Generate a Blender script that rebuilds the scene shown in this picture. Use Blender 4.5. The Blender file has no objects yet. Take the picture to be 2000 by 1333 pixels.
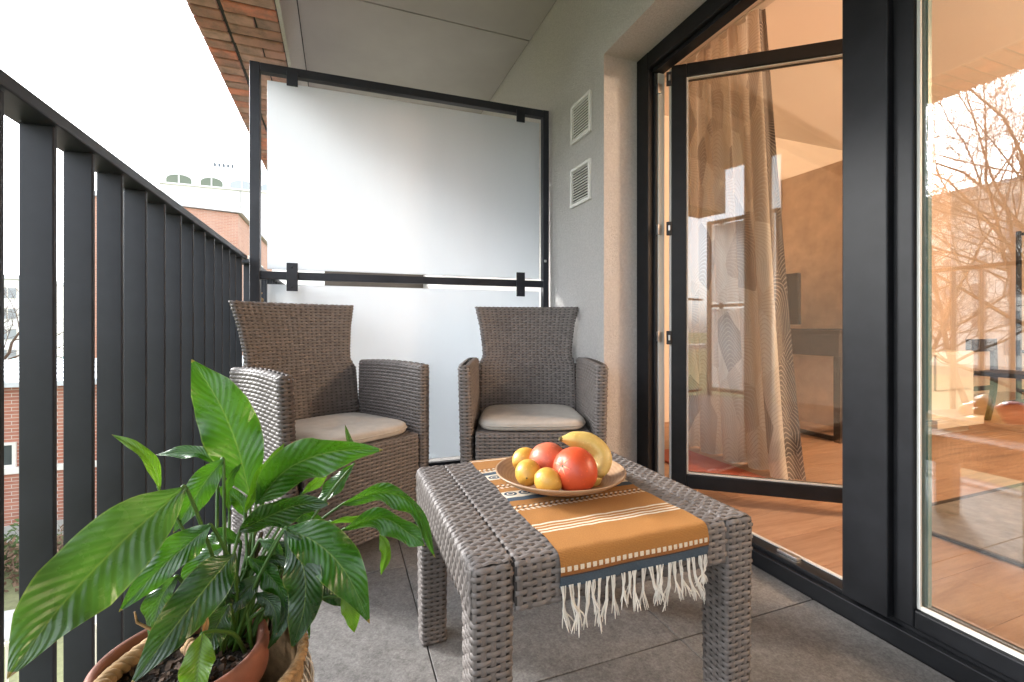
import bpy, bmesh, math, random
import numpy as np
from mathutils import Vector, Matrix

R = math.radians
random.seed(7); rng = np.random.default_rng(7)
SC = bpy.context.scene
COL = SC.collection

# ------------------------------------------------------------------ camera
CAM_H = 0.80                       # eye height above the balcony tiles
YAW = 20.63                        # camera turned right of the balcony axis (+Y)
FPX, CX, CY = 890.0, 1000.0, 638.0  # focal length and principal point, photo pixels
sa, ca = math.sin(R(YAW)), math.cos(R(YAW))
cam_d = bpy.data.cameras.new('camera'); cam = bpy.data.objects.new('camera', cam_d)
COL.objects.link(cam); SC.camera = cam
cam.location = (0, 0, CAM_H)
cam.rotation_euler = (R(90), 0, R(-YAW))
cam_d.sensor_width = 36; cam_d.lens = 36 * FPX / 2000
cam_d.shift_y = (CY - 666.5) / 2000
cam_d.clip_start = 0.02; cam_d.clip_end = 800

# ------------------------------------------------------------------ world, sun, exposure
SUN_EL, SUN_AZ = 25, 311            # azimuth clockwise from +Y: light comes over the railing
world = bpy.data.worlds.new('World'); SC.world = world; world.use_nodes = True
wt = world.node_tree; wt.nodes.clear()
sky = wt.nodes.new('ShaderNodeTexSky'); sky.sky_type = 'NISHITA'; sky.sun_disc = False
sky.sun_elevation = R(SUN_EL); sky.sun_rotation = R(SUN_AZ)
sky.air_density = 1.0; sky.dust_density = 1.6; sky.ozone_density = 1.0
hs = wt.nodes.new('ShaderNodeHueSaturation'); hs.inputs['Saturation'].default_value = 0.16
bg = wt.nodes.new('ShaderNodeBackground'); bg.inputs[1].default_value = 0.15
wo = wt.nodes.new('ShaderNodeOutputWorld')
wt.links.new(sky.outputs[0], hs.inputs['Color']); tint = wt.nodes.new('ShaderNodeMix'); tint.data_type = 'RGBA'; tint.blend_type = 'MULTIPLY'; tint.inputs[0].default_value = 1; tint.inputs[7].default_value = (.965, 1, 1.045, 1); wt.links.new(hs.outputs[0], tint.inputs[6]); wt.links.new(tint.outputs[2], bg.inputs[0]); wt.links.new(bg.outputs[0], wo.inputs[0])

sl = bpy.data.lights.new('sun', 'SUN'); sun = bpy.data.objects.new('sun', sl); COL.objects.link(sun)
sl.energy = 1.5; sl.angle = R(16); sl.color = (1, .98, .95)
_d = Vector((math.sin(R(SUN_AZ)) * math.cos(R(SUN_EL)), math.cos(R(SUN_AZ)) * math.cos(R(SUN_EL)), math.sin(R(SUN_EL))))
sun.rotation_euler = _d.to_track_quat('Z', 'Y').to_euler()
sun.location = (-6, -2, 12)

SC.view_settings.view_transform = 'Standard'; SC.view_settings.look = 'None'
SC.view_settings.gamma = 1; SC.view_settings.use_curve_mapping = False
SC.view_settings.exposure = 2.95
SC.cycles.use_denoising = True
SC.cycles.max_bounces = 10; SC.cycles.diffuse_bounces = 5; SC.cycles.transparent_max_bounces = 16
SC.cycles.sample_clamp_indirect = 8
SC.cycles.caustics_reflective = False; SC.cycles.caustics_refractive = False

# ------------------------------------------------------------------ pixel -> place
def ray(px, py):
    u = (px - CX) / FPX; v = (CY - py) / FPX
    return np.array([sa + u * ca, ca - u * sa, v])
def at_w(px, py, w):
    return ray(px, py) * w + np.array([0, 0, CAM_H])
def at_z(px, py, z):
    d = ray(px, py); return d * ((z - CAM_H) / d[2]) + np.array([0, 0, CAM_H])

# ------------------------------------------------------------------ materials
def lin(r, g, b):
    f = lambda c: (c / 255 / 12.92) if c / 255 <= .04045 else ((c / 255 + .055) / 1.055) ** 2.4
    return (f(r), f(g), f(b), 1)

class NT:
    def __init__(s, name):
        s.m = bpy.data.materials.new(name); s.m.use_nodes = True; s.t = s.m.node_tree
        s.t.nodes.clear(); s.out = s.n('ShaderNodeOutputMaterial')
    def n(s, typ, **kw):
        x = s.t.nodes.new(typ)
        for k, v in kw.items(): setattr(x, k, v)
        return x
    def l(s, a, b): s.t.links.new(a, b)
    def val(s, sock, v):
        if hasattr(v, 'is_output'): s.l(v, sock)
        else: sock.default_value = v
    def math(s, op, a, b=None, c=None, clamp=False):
        x = s.n('ShaderNodeMath', operation=op); x.use_clamp = clamp
        for i, v in enumerate((a, b, c)):
            if v is not None: s.val(x.inputs[i], v)
        return x.outputs[0]
    def mix(s, f, a, b, mode='MIX'):
        x = s.n('ShaderNodeMix', data_type='RGBA', blend_type=mode)
        s.val(x.inputs[0], f); s.val(x.inputs[6], a); s.val(x.inputs[7], b); return x.outputs[2]
    def coord(s, kind='Object', scale=(1, 1, 1), loc=(0, 0, 0), rot=(0, 0, 0)):
        tc = s.n('ShaderNodeTexCoord'); mp = s.n('ShaderNodeMapping')
        mp.inputs['Scale'].default_value = scale; mp.inputs['Location'].default_value = loc; mp.inputs['Rotation'].default_value = rot
        s.l(tc.outputs[kind], mp.inputs[0]); return mp.outputs[0]
    def noise(s, vec, scale, detail=3, rough=.55, dist=0):
        x = s.n('ShaderNodeTexNoise'); s.val(x.inputs['Vector'], vec)
        x.inputs['Scale'].default_value = scale; x.inputs['Detail'].default_value = detail
        x.inputs['Roughness'].default_value = rough; x.inputs['Distortion'].default_value = dist
        return x.outputs[0]
    def ramp(s, f, stops, interp='LINEAR'):
        x = s.n('ShaderNodeValToRGB'); x.color_ramp.interpolation = interp
        e = x.color_ramp.elements
        while len(e) > 1: e.remove(e[-1])
        e[0].position = stops[0][0]; e[0].color = stops[0][1]
        for p, c in stops[1:]:
            k = e.new(p); k.color = c
        s.val(x.inputs[0], f); return x.outputs[0]
    def rand(s): return s.n('ShaderNodeObjectInfo').outputs['Random']
    def bump(s, h, strength=.3, dist=.01, normal=None):
        x = s.n('ShaderNodeBump'); x.inputs['Strength'].default_value = strength; x.inputs['Distance'].default_value = dist
        s.l(h, x.inputs['Height'])
        if normal is not None: s.l(normal, x.inputs['Normal'])
        return x.outputs[0]
    def bsdf(s, color, rough=.5, normal=None, **kw):
        b = s.n('ShaderNodeBsdfPrincipled'); s.val(b.inputs['Base Color'], color); s.val(b.inputs['Roughness'], rough)
        if normal is not None: s.l(normal, b.inputs['Normal'])
        for k, v in kw.items(): s.val(b.inputs[k.replace('_', ' ')], v)
        return b.outputs[0]
    def done(s, sh): s.l(sh, s.out.inputs[0]); return s.m

M = {}
def simple(name, col, rough=.5, nscale=0, namt=.15, bumpamt=0, bscale=200, bdist=.002, randamt=0, kind='Object', **kw):
    t = NT(name); c = col if len(col) == 4 else (*col, 1); co = t.coord(kind)
    cc = c
    if nscale:
        f = t.noise(co, nscale, 4, .6)
        lo = tuple(x * (1 - namt) for x in c[:3]) + (1,); hi = tuple(min(1, x * (1 + namt)) for x in c[:3]) + (1,)
        cc = t.ramp(f, [(.3, lo), (.7, hi)])
    if randamt:
        r = t.rand(); k = t.math('MULTIPLY_ADD', r, 2 * randamt, 1 - randamt)
        mx = t.n('ShaderNodeVectorMath', operation='SCALE'); t.val(mx.inputs[0], cc); t.l(k, mx.inputs['Scale']); cc = mx.outputs[0]
    nb = t.bump(t.noise(co, bscale, 3, .6), bumpamt, bdist) if bumpamt else None
    M[name] = t.done(t.bsdf(cc, rough, nb, **kw)); return M[name]

simple('metal', (.019, .021, .028), .44, 6, .35, .10, 300, .0008, Specular_IOR_Level=.34)
simple('frame_black', (.010, .0105, .012), .42, 14, .25, .10, 500, .0005, Specular_IOR_Level=.22)
simple('gasket', (.55, .54, .50), .5)
simple('gasket_dark', (.012, .012, .013), .6)
simple('steel', (.55, .54, .52), .35, Metallic=1.0)
simple('ceiling_panel', (.34, .315, .285), .75, 2.2, .07, .08, 90, .002, .02)
simple('grout', (.075, .068, .062), .9)
simple('mortar', (.04, .036, .036), .95, 60, .3)
simple('vent', (.74, .72, .68), .5, 20, .05)
simple('vent_dark', (.03, .028, .026), .9)
simple('cushion', (.46, .42, .37), .92, 30, .07, .35, 900, .001)
simple('terracotta', (.22, .080, .048), .7, 22, .22, .12, 150, .002)
simple('petiole', (.055, .135, .018), .45)
simple('stalk', (.045, .03, .018), .8, 60, .4)
simple('dry', (.42, .23, .09), .7, 80, .25)
simple('cream_yarn', (.70, .65, .57), .9, 40, .1)
simple('room_wall', (.74, .63, .52), .85)  # warm cast of the lamplight tinted into the wall colour
simple('room_ceiling', (.80, .74, .66), .85)  # likely white paint; lamp's warm cast put into the colour
simple('dark_wood', (.028, .019, .014), .45, 12, .3, Specular_IOR_Level=.25)
simple('brown_wood', (.58, .44, .33), .45, 8, .15)
simple('white_lacquer', (.62, .57, .49), .4)
simple('tv', (.008, .008, .010), .35, Specular_IOR_Level=.2)
simple('red_box', (.45, .09, .04), .6)
simple('roof_sheet', (.46, .48, .50), .6, .6, .2)
simple('white_stucco', (.80, .79, .76), .8, .4, .06)
simple('stone_trim', (.62, .60, .56), .8, 2, .1)
simple('dark_glass', (.05, .06, .065), .15)
simple('pale_glass', (.30, .32, .33), .25); simple('green_glass', (.10, .12, .075), .2)  # pale_glass: brightness of reflected sky put into the far panes' base colour
simple('lead_roof', (.55, .57, .59), .5, .5, .08)
simple('concrete', (.40, .39, .37), .9, 3, .15)
simple('teal', (.06, .36, .38), .6)
simple('asphalt', (.055, .055, .057), .9, 4, .2)
simple('bark', (.11, .085, .065), .9, 14, .35)
simple('stone_facade', (.78, .75, .70), .85, .5, .12)
simple('foil_wrap', (.65, .65, .66), .4)
simple('jute', (.32, .20, .095), .9, 70, .3, .4, 500, .001)

def mk_plaster():
    t = NT('plaster'); co = t.coord()
    f = t.noise(co, 1.3, 4, .6); g = t.noise(co, 105, 4, .75)
    c = t.ramp(f, [(.25, (.80, .755, .715, 1)), (.75, (.87, .83, .79, 1))])
    c = t.mix(.30, c, t.ramp(g, [(.36, (.54, .51, .48, 1)), (.64, (.95, .91, .88, 1))]))
    v = t.n('ShaderNodeTexVoronoi'); t.l(co, v.inputs['Vector']); v.inputs['Scale'].default_value = 330
    h = t.math('ADD', g, t.math('MULTIPLY', v.outputs[0], .6))
    M['plaster'] = t.done(t.bsdf(c, .93, t.bump(h, 1.0, .012)))
mk_plaster()

def mk_tile():
    t = NT('tile'); r = t.rand()
    cb = t.n('ShaderNodeCombineXYZ'); t.l(t.math('MULTIPLY', r, 37), cb.inputs[0]); t.l(t.math('MULTIPLY', r, 91), cb.inputs[1])
    va = t.n('ShaderNodeVectorMath', operation='ADD'); t.l(t.coord(), va.inputs[0]); t.l(cb.outputs[0], va.inputs[1]); co = va.outputs[0]
    a = t.noise(co, 3.2, 7, .65, 1.2); b = t.noise(co, 46, 5, .7, .8); d = t.noise(co, 190, 3, .7)
    c = t.ramp(a, [(.28, (.16, .145, .132, 1)), (.52, (.26, .242, .226, 1)), (.75, (.33, .31, .29, 1))])
    c = t.mix(.62, c, t.ramp(b, [(.34, (.10, .09, .083, 1)), (.66, (.42, .395, .37, 1))]))
    c = t.mix(.40, c, t.ramp(d, [(.38, (.08, .075, .07, 1)), (.66, (.38, .36, .34, 1))]))
    w = t.n('ShaderNodeTexWave', wave_type='BANDS'); t.l(co, w.inputs['Vector']); w.inputs['Scale'].default_value = 2.2
    w.inputs['Distortion'].default_value = 14; w.inputs['Detail'].default_value = 4; w.inputs['Detail Scale'].default_value = 1.6
    vein = t.ramp(w.outputs['Fac'], [(.0, (.6, .57, .54, 1)), (.05, (0, 0, 0, 1))])
    c = t.mix(.025, c, vein, 'ADD')
    k = t.math('MULTIPLY_ADD', r, .12, .72)
    sc = t.n('ShaderNodeVectorMath', operation='SCALE'); t.l(c, sc.inputs[0]); t.l(k, sc.inputs['Scale'])
    M['tile'] = t.done(t.bsdf(sc.outputs[0], t.math('MULTIPLY_ADD', b, .25, .38), t.bump(t.math('ADD', a, t.math('MULTIPLY', b, .5)), .25, .004)))
mk_tile()

def mk_wicker():
    t = NT('wicker'); co = t.coord()
    f = t.noise(co, 35, 4, .6); g = t.noise(co, 900, 2, .5)
    c = t.ramp(f, [(.3, (.118, .101, .091, 1)), (.7, (.172, .149, .136, 1))])
    M['wicker'] = t.done(t.bsdf(c, .58, t.bump(g, .25, .0006)))
    t = NT('wicker_core'); M['wicker_core'] = t.done(t.bsdf((.055, .047, .043, 1), .7))  # core darker than the strands: shade of the weave gaps put into its colour
mk_wicker()

def mk_brick_piece():
    t = NT('brick'); r = t.rand(); co = t.coord()
    cb = t.n('ShaderNodeCombineXYZ'); t.l(t.math('MULTIPLY', r, 53), cb.inputs[0]); t.l(t.math('MULTIPLY', r, 17), cb.inputs[2])
    va = t.n('ShaderNodeVectorMath', operation='ADD'); t.l(co, va.inputs[0]); t.l(cb.outputs[0], va.inputs[1])
    base = t.ramp(r, [(0, (.58, .22, .155, 1)), (.25, (.40, .19, .15, 1)), (.5, (.52, .30, .245, 1)), (.72, (.34, .20, .17, 1)), (.9, (.64, .22, .145, 1))])
    n1 = t.noise(va.outputs[0], 13, 4, .6); n2 = t.noise(va.outputs[0], 160, 4, .7)
    c = t.mix(t.ramp(n1, [(.42, (0, 0, 0, 1)), (.66, (.75, .75, .75, 1))]), base, (.17, .115, .10, 1))
    c = t.mix(t.ramp(n2, [(.45, (0, 0, 0, 1)), (.75, (.4, .4, .4, 1))]), c, (.42, .30, .23, 1))
    M['brick'] = t.done(t.bsdf(c, .9, t.bump(n2, .5, .004)))
mk_brick_piece()

def mk_brick_wall(name, c1, c2, mort, scale=1.0):
    t = NT(name); tc = t.n('ShaderNodeTexCoord'); sp = t.n('ShaderNodeSeparateXYZ'); t.l(tc.outputs['Object'], sp.inputs[0])
    cb = t.n('ShaderNodeCombineXYZ'); t.l(t.math('ADD', sp.outputs[0], sp.outputs[1]), cb.inputs[0]); t.l(sp.outputs[2], cb.inputs[1])
    b = t.n('ShaderNodeTexBrick'); t.l(cb.outputs[0], b.inputs['Vector']); b.inputs['Scale'].default_value = 1
    b.inputs['Brick Width'].default_value = .26 * scale; b.inputs['Row Height'].default_value = .077 * scale
    b.inputs['Mortar Size'].default_value = .007 * scale; b.inputs['Bias'].default_value = -.1
    b.inputs['Color1'].default_value = c1; b.inputs['Color2'].default_value = c2; b.inputs['Mortar'].default_value = mort
    n = t.noise(tc.outputs['Object'], .9, 4, .6)
    c = t.mix(t.ramp(n, [(.4, (0, 0, 0, 1)), (.8, (.35, .35, .35, 1))]), b.outputs[0], (.42, .33, .27, 1))
    M[name] = t.done(t.bsdf(c, .9, t.bump(b.outputs['Fac'], -.4, .006)))
mk_brick_wall('brick_wall', (.36, .135, .085, 1), (.26, .09, .06, 1), (.46, .40, .35, 1))
mk_brick_wall('brick_wall_far', (.40, .20, .13, 1), (.33, .15, .10, 1), (.42, .32, .26, 1))

def mk_glass():
    for gname, r0 in (('glass', .18), ('glass_leaf', .085)):
        t = NT(gname); tr = t.n('ShaderNodeBsdfTransparent'); tr.inputs[0].default_value = (.93, .95, .94, 1)
        gl = t.n('ShaderNodeBsdfGlossy'); gl.inputs['Roughness'].default_value = .0; gl.inputs[0].default_value = (1, 1, 1, 1)
        ge = t.n('ShaderNodeNewGeometry'); dt = t.n('ShaderNodeVectorMath', operation='DOT_PRODUCT')
        t.l(ge.outputs['Normal'], dt.inputs[0]); t.l(ge.outputs['Incoming'], dt.inputs[1])
        c1 = t.math('SUBTRACT', 1, t.math('ABSOLUTE', dt.outputs['Value']), clamp=True)      # Schlick, the same from both sides
        fr = t.math('MULTIPLY_ADD', t.math('POWER', c1, 5), 1 - r0, r0)
        ms = t.n('ShaderNodeMixShader'); t.l(fr, ms.inputs[0]); t.l(tr.outputs[0], ms.inputs[1]); t.l(gl.outputs[0], ms.inputs[2])
        M[gname] = t.done(ms.outputs[0])
    t = NT('glass_edge'); M['glass_edge'] = t.done(t.bsdf((.16, .30, .27, 1), .15))
    t = NT('frosted'); d = t.n('ShaderNodeBsdfDiffuse'); t.l(t.ramp(t.noise(t.coord(scale=(1, 1, .25)), 3.5, 5, .65), [(.3, (.84, .86, .87, 1)), (.7, (.92, .94, .95, 1))]), d.inputs[0])
    tl = t.n('ShaderNodeBsdfTranslucent'); tl.inputs[0].default_value = (.86, .90, .935, 1)
    g = t.n('ShaderNodeBsdfGlossy'); g.inputs['Roughness'].default_value = .32
    m1 = t.n('ShaderNodeMixShader'); m1.inputs[0].default_value = .60; t.l(d.outputs[0], m1.inputs[1]); t.l(tl.outputs[0], m1.inputs[2])
    fr = t.n('ShaderNodeFresnel'); fr.inputs[0].default_value = 1.35
    m2 = t.n('ShaderNodeMixShader'); t.l(fr.outputs[0], m2.inputs[0]); t.l(m1.outputs[0], m2.inputs[1]); t.l(g.outputs[0], m2.inputs[2])
    M['frosted'] = t.done(m2.outputs[0])
mk_glass()

def mk_leaf(name, c_dark, c_light, trans):
    t = NT(name); uv = t.n('ShaderNodeUVMap'); sp = t.n('ShaderNodeSeparateXYZ'); t.l(uv.outputs[0], sp.inputs[0])
    u, v = sp.outputs[0], sp.outputs[1]             # u along 0..1, v across -1..1
    av = t.math('ABSOLUTE', v)
    ph = t.math('SUBTRACT', t.math('MULTIPLY', u, 15), t.math('MULTIPLY', t.math('POWER', av, .8), 3.2))
    wv = t.math('MULTIPLY_ADD', t.math('SINE', t.math('MULTIPLY', ph, 6.283)), .5, .5)
    vein = t.math('POWER', wv, 5)
    mid = t.math('SUBTRACT', 1, t.math('MULTIPLY', av, 22), clamp=True)
    n = t.noise(t.coord(), 28, 4, .6)
    c = t.mix(n, c_dark, c_light)
    c = t.mix(t.math('MULTIPLY', t.math('MULTIPLY', vein, n), .45), c, tuple(min(1, x * 1.9 + .01) for x in c_light[:3]) + (1,))
    c = t.mix(t.math('MULTIPLY', mid, .7), c, (.20, .30, .07, 1))
    tip = t.math('MULTIPLY', t.math('GREATER_THAN', u, t.math('MULTIPLY_ADD', n, .03, .962)), .9)
    c = t.mix(tip, c, (.30, .16, .05, 1))
    edge = t.math('MULTIPLY', t.math('GREATER_THAN', av, .955), .30); c = t.mix(edge, c, (.30, .36, .12, 1))
    h = t.math('ADD', t.math('MULTIPLY', wv, .7), t.math('MULTIPLY', n, .5))
    nb = t.bump(h, .32, .004)
    b = t.bsdf(c, t.math('MULTIPLY_ADD', n, .22, .17), nb, Coat_Weight=.15, Coat_Roughness=.15)
    tl = t.n('ShaderNodeBsdfTranslucent'); t.l(t.mix(.6, c, (.17, .46, .015, 1)), tl.inputs[0])
    ms = t.n('ShaderNodeMixShader'); ms.inputs[0].default_value = trans; t.l(b, ms.inputs[1]); t.l(tl.outputs[0], ms.inputs[2])
    M[name] = t.done(ms.outputs[0])
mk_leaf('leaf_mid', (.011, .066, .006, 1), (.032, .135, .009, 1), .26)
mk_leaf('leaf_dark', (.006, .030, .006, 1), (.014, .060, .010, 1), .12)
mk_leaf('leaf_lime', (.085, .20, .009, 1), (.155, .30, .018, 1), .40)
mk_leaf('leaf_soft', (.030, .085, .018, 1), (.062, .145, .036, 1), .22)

def mk_soil():
    t = NT('soil'); co = t.coord(); n = t.noise(co, 120, 5, .7); v = t.n('ShaderNodeTexVoronoi'); t.l(co, v.inputs['Vector']); v.inputs['Scale'].default_value = 170
    c = t.ramp(n, [(.35, (.012, .009, .007, 1)), (.62, (.05, .035, .025, 1)), (.8, (.17, .13, .10, 1))])
    M['soil'] = t.done(t.bsdf(c, .95, t.bump(t.math('ADD', n, v.outputs[0]), 1, .01)))
mk_soil()

def mk_runner():
    t = NT('runner_cloth'); uv = t.n('ShaderNodeUVMap'); sp = t.n('ShaderNodeSeparateXYZ'); t.l(uv.outputs[0], sp.inputs[0])
    u, v = sp.outputs[0], sp.outputs[1]             # metres across, metres from the front hem
    OR, WH, BL, DK, OD = (.35, .160, .040, 1), (.68, .61, .50, 1), (.046, .075, .112, 1), (.045, .03, .025, 1), (.25, .10, .025, 1)
    F = .056                                         # hem to table edge
    L = .62
    st = [(0, BL), (.0165, DK), (.0185, OD), (.025, OR), (.034, OR)]
    def lines(a, n, p, w):
        for i in range(n): st.extend([(a + i * p, WH), (a + i * p + w, OR)])
    def blue(a, flip):
        seq = [(0, WH), (.006, BL), (.026, WH), (.036, BL), (.056, WH), (.060, OR)]
        if flip: seq = [(0, BL), (.018, WH), (.030, BL), (.048, WH), (.056, OR)]
        for o, c in seq: st.append((a + o, c))
    lines(F + .066, 4, .0105, .0042)
    blue(F + .222, True); blue(F + .362, False)
    lines(F + .515, 4, .0105, .0042)
    st.sort(key=lambda q: q[0])
    c = t.ramp(t.math('DIVIDE', v, L), [(min(1, p / L), q) for p, q in st], 'CONSTANT')
    def dashes(c, a, b, pu, duty, col, slant=0):
        inside = t.math('MULTIPLY', t.math('GREATER_THAN', v, a), t.math('LESS_THAN', v, b))
        fr = t.math('FRACT', t.math('ADD', t.math('DIVIDE', u, pu), t.math('MULTIPLY', v, slant)))
        return t.mix(t.math('MULTIPLY', inside, t.math('LESS_THAN', fr, duty)), c, col)
    c = dashes(c, .025, .032, .0118, .62, WH)
    for a in (F + .172, F + .302, F + .424):
        c = dashes(c, a, a + .008, .012, .55, WH, 40); c = dashes(c, a + .009, a + .014, .012, .5, DK, -60)
        c = dashes(c, a + .015, a + .022, .012, .5, WH, -40); c = dashes(c, a + .023, a + .027, .012, .4, DK, 60)
    # blue medallions on the cream bands
    for a in (F + .252, F + .368):
        fu = t.math('SUBTRACT', t.math('FRACT', t.math('DIVIDE', u, .034)), .5)
        dv = t.math('DIVIDE', t.math('SUBTRACT', v, a + .012), .012)
        rr = t.math('ADD', t.math('MULTIPLY', t.math('POWER', t.math('ABSOLUTE', fu), 2), 5.5), t.math('POWER', t.math('ABSOLUTE', dv), 2))
        ring = t.math('MULTIPLY', t.math('LESS_THAN', rr, 1), t.math('GREATER_THAN', rr, .35))
        inside = t.math('MULTIPLY', t.math('GREATER_THAN', v, a), t.math('LESS_THAN', v, a + .024))
        c = t.mix(inside, c, WH); c = t.mix(ring, c, BL); c = t.mix(t.math('LESS_THAN', rr, .16), c, BL)
    n = t.noise(t.coord('UV'), 420, 3, .6); big = t.noise(t.coord('UV'), 26, 3, .6)
    c = t.mix(.30, c, t.ramp(n, [(.3, (.25, .12, .03, 1)), (.7, (.95, .80, .60, 1))]), 'SOFT_LIGHT')
    wv = t.math('SINE', t.math('MULTIPLY', v, 2 * math.pi / .0023))
    M['runner_cloth'] = t.done(t.bsdf(c, .95, t.bump(t.math('ADD', t.math('MULTIPLY', wv, .4), t.math('ADD', n, big)), .6, .0015)))
mk_runner()

def mk_wood(name, c1, c2, c3, sc=1.0, axis=0, rough=.42, knots=True):
    t = NT(name); r = t.rand()
    s = [1.1, 11, 11]; s = [s[(i - axis) % 3] * sc for i in range(3)]
    cb = t.n('ShaderNodeCombineXYZ'); t.l(t.math('MULTIPLY', r, 61), cb.inputs[0]); t.l(t.math('MULTIPLY', r, 27), cb.inputs[1])
    va = t.n('ShaderNodeVectorMath', operation='ADD'); t.l(t.coord(scale=tuple(s)), va.inputs[0]); t.l(cb.outputs[0], va.inputs[1])
    a = t.noise(va.outputs[0], 1.3, 5, .62, 1.6); b = t.noise(va.outputs[0], 7, 4, .7, .6)
    c = t.ramp(a, [(.28, c1), (.52, c2), (.75, c3)])
    c = t.mix(.35, c, t.ramp(b, [(.3, c1), (.7, c3)]))
    if knots:
        kn = t.noise(va.outputs[0], .55, 2, .5); c = t.mix(t.ramp(kn, [(.66, (0, 0, 0, 1)), (.74, (.7, .7, .7, 1))]), c, tuple(x * .35 for x in c1[:3]) + (1,))
    k = t.math('MULTIPLY_ADD', r, .25, .87)
    scn = t.n('ShaderNodeVectorMath', operation='SCALE'); t.l(c, scn.inputs[0]); t.l(k, scn.inputs['Scale'])
    M[name] = t.done(t.bsdf(scn.outputs[0], rough, t.bump(b, .12, .001)))
mk_wood('oak_plank', (.22, .11, .06, 1), (.38, .22, .135, 1), (.47, .30, .19, 1))
mk_wood('bamboo', (.42, .26, .13, 1), (.55, .37, .21, 1), (.63, .46, .28, 1), 5, 0, .4, False)

def mk_plate_wood():
    t = NT('plate_wood'); tc = t.n('ShaderNodeTexCoord'); sp = t.n('ShaderNodeSeparateXYZ'); t.l(tc.outputs['Object'], sp.inputs[0])
    rr = t.math('SQRT', t.math('ADD', t.math('POWER', sp.outputs[0], 2), t.math('POWER', sp.outputs[1], 2)))
    n = t.noise(tc.outputs['Object'], 30, 4, .6)
    w = t.math('SINE', t.math('ADD', t.math('MULTIPLY', rr, 900), t.math('MULTIPLY', n, 5)))
    c = t.mix(t.math('MULTIPLY_ADD', w, .5, .5), (.30, .17, .09, 1), (.41, .26, .15, 1))
    c = t.mix(.35, c, t.ramp(n, [(.35, (.25, .13, .065, 1)), (.7, (.46, .315, .19, 1))]))
    M['plate_wood'] = t.done(t.bsdf(c, .4, t.bump(w, .08, .0006)))
mk_plate_wood()

def mk_fruit(name, c1, c2, blush, pit=500, rough=.38):
    t = NT(name); co = t.coord(); n = t.noise(co, 12, 4, .6); p = t.noise(co, pit, 2, .5); s = t.noise(co, 170, 2, .5)
    c = t.ramp(n, [(.3, c1), (.65, c2), (.85, blush)])
    c = t.mix(t.ramp(s, [(.60, (0, 0, 0, 1)), (.72, (.45, .45, .45, 1))]), c, tuple(min(1, x * 1.35) for x in c2[:3]) + (1,))
    M[name] = t.done(t.bsdf(c, rough, t.bump(p, .28, .0012), Subsurface_Weight=.12, Subsurface_Radius=(.012, .005, .002), Subsurface_Scale=.3))
mk_fruit('grapefruit_red', (.46, .050, .016, 1), (.56, .082, .024, 1), (.62, .19, .06, 1), 330)
mk_fruit('grapefruit_pink', (.50, .095, .045, 1), (.57, .145, .07, 1), (.62, .27, .12, 1), 330)
mk_fruit('lemon', (.56, .29, .04, 1), (.62, .36, .07, 1), (.64, .43, .13, 1), 330)
mk_fruit('banana', (.53, .35, .085, 1), (.60, .43, .14, 1), (.62, .48, .21, 1), 60, .45)

def mk_curtain():
    t = NT('curtain'); uv = t.n('ShaderNodeUVMap')
    mp = t.n('ShaderNodeMapping'); mp.inputs['Scale'].default_value = (6.5, 3.6, 1); t.l(uv.outputs[0], mp.inputs[0])
    v = t.n('ShaderNodeTexVoronoi'); t.l(mp.outputs[0], v.inputs['Vector']); v.inputs['Scale'].default_value = 1; v.inputs['Randomness'].default_value = .75
    sp = t.n('ShaderNodeSeparateColor'); t.l(v.outputs['Color'], sp.inputs[0])
    ps_ = t.n('ShaderNodeSeparateXYZ'); t.l(mp.outputs[0], ps_.inputs[0]); vp = t.n('ShaderNodeSeparateXYZ'); t.l(v.outputs['Position'], vp.inputs[0])
    an = t.math('MULTIPLY_ADD', sp.outputs[1], 1.6, .2); dx = t.math('SUBTRACT', ps_.outputs[0], vp.outputs[0]); dy = t.math('SUBTRACT', ps_.outputs[1], vp.outputs[1])
    along = t.math('ADD', t.math('MULTIPLY', dx, t.math('COSINE', an)), t.math('MULTIPLY', dy, t.math('SINE', an)))
    across = t.math('ABSOLUTE', t.math('SUBTRACT', t.math('MULTIPLY', dy, t.math('COSINE', an)), t.math('MULTIPLY', dx, t.math('SINE', an))))
    ln = t.math('GREATER_THAN', t.math('FRACT', t.math('ADD', t.math('MULTIPLY', along, 11), t.math('MULTIPLY', t.math('POWER', across, 1.6), 14))), .72)
    # leaf shapes: cream, taupe, sand and a few dark ones with light line work
    base = t.ramp(sp.outputs[0], [(0, (.76, .70, .62, 1)), (.34, (.56, .47, .39, 1)), (.58, (.70, .62, .53, 1)), (.86, (.40, .33, .28, 1))], 'CONSTANT')
    lcol = t.ramp(sp.outputs[0], [(0, (.66, .58, .49, 1)), (.34, (.64, .56, .47, 1)), (.58, (.60, .51, .42, 1)), (.86, (.55, .47, .39, 1))], 'CONSTANT')
    c = t.mix(ln, base, lcol)
    su = t.n('ShaderNodeSeparateXYZ'); t.l(uv.outputs[0], su.inputs[0])
    c = t.mix(t.math('GREATER_THAN', su.outputs[0], 1.46), c, t.mix(ln, (.13, .105, .09, 1), (.42, .35, .29, 1)))
    b = t.bsdf(c, .9); tl = t.n('ShaderNodeBsdfTranslucent'); t.l(c, tl.inputs[0])
    ms = t.n('ShaderNodeMixShader'); ms.inputs[0].default_value = .3; t.l(b, ms.inputs[1]); t.l(tl.outputs[0], ms.inputs[2])
    M['curtain'] = t.done(ms.outputs[0])
mk_curtain()

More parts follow.
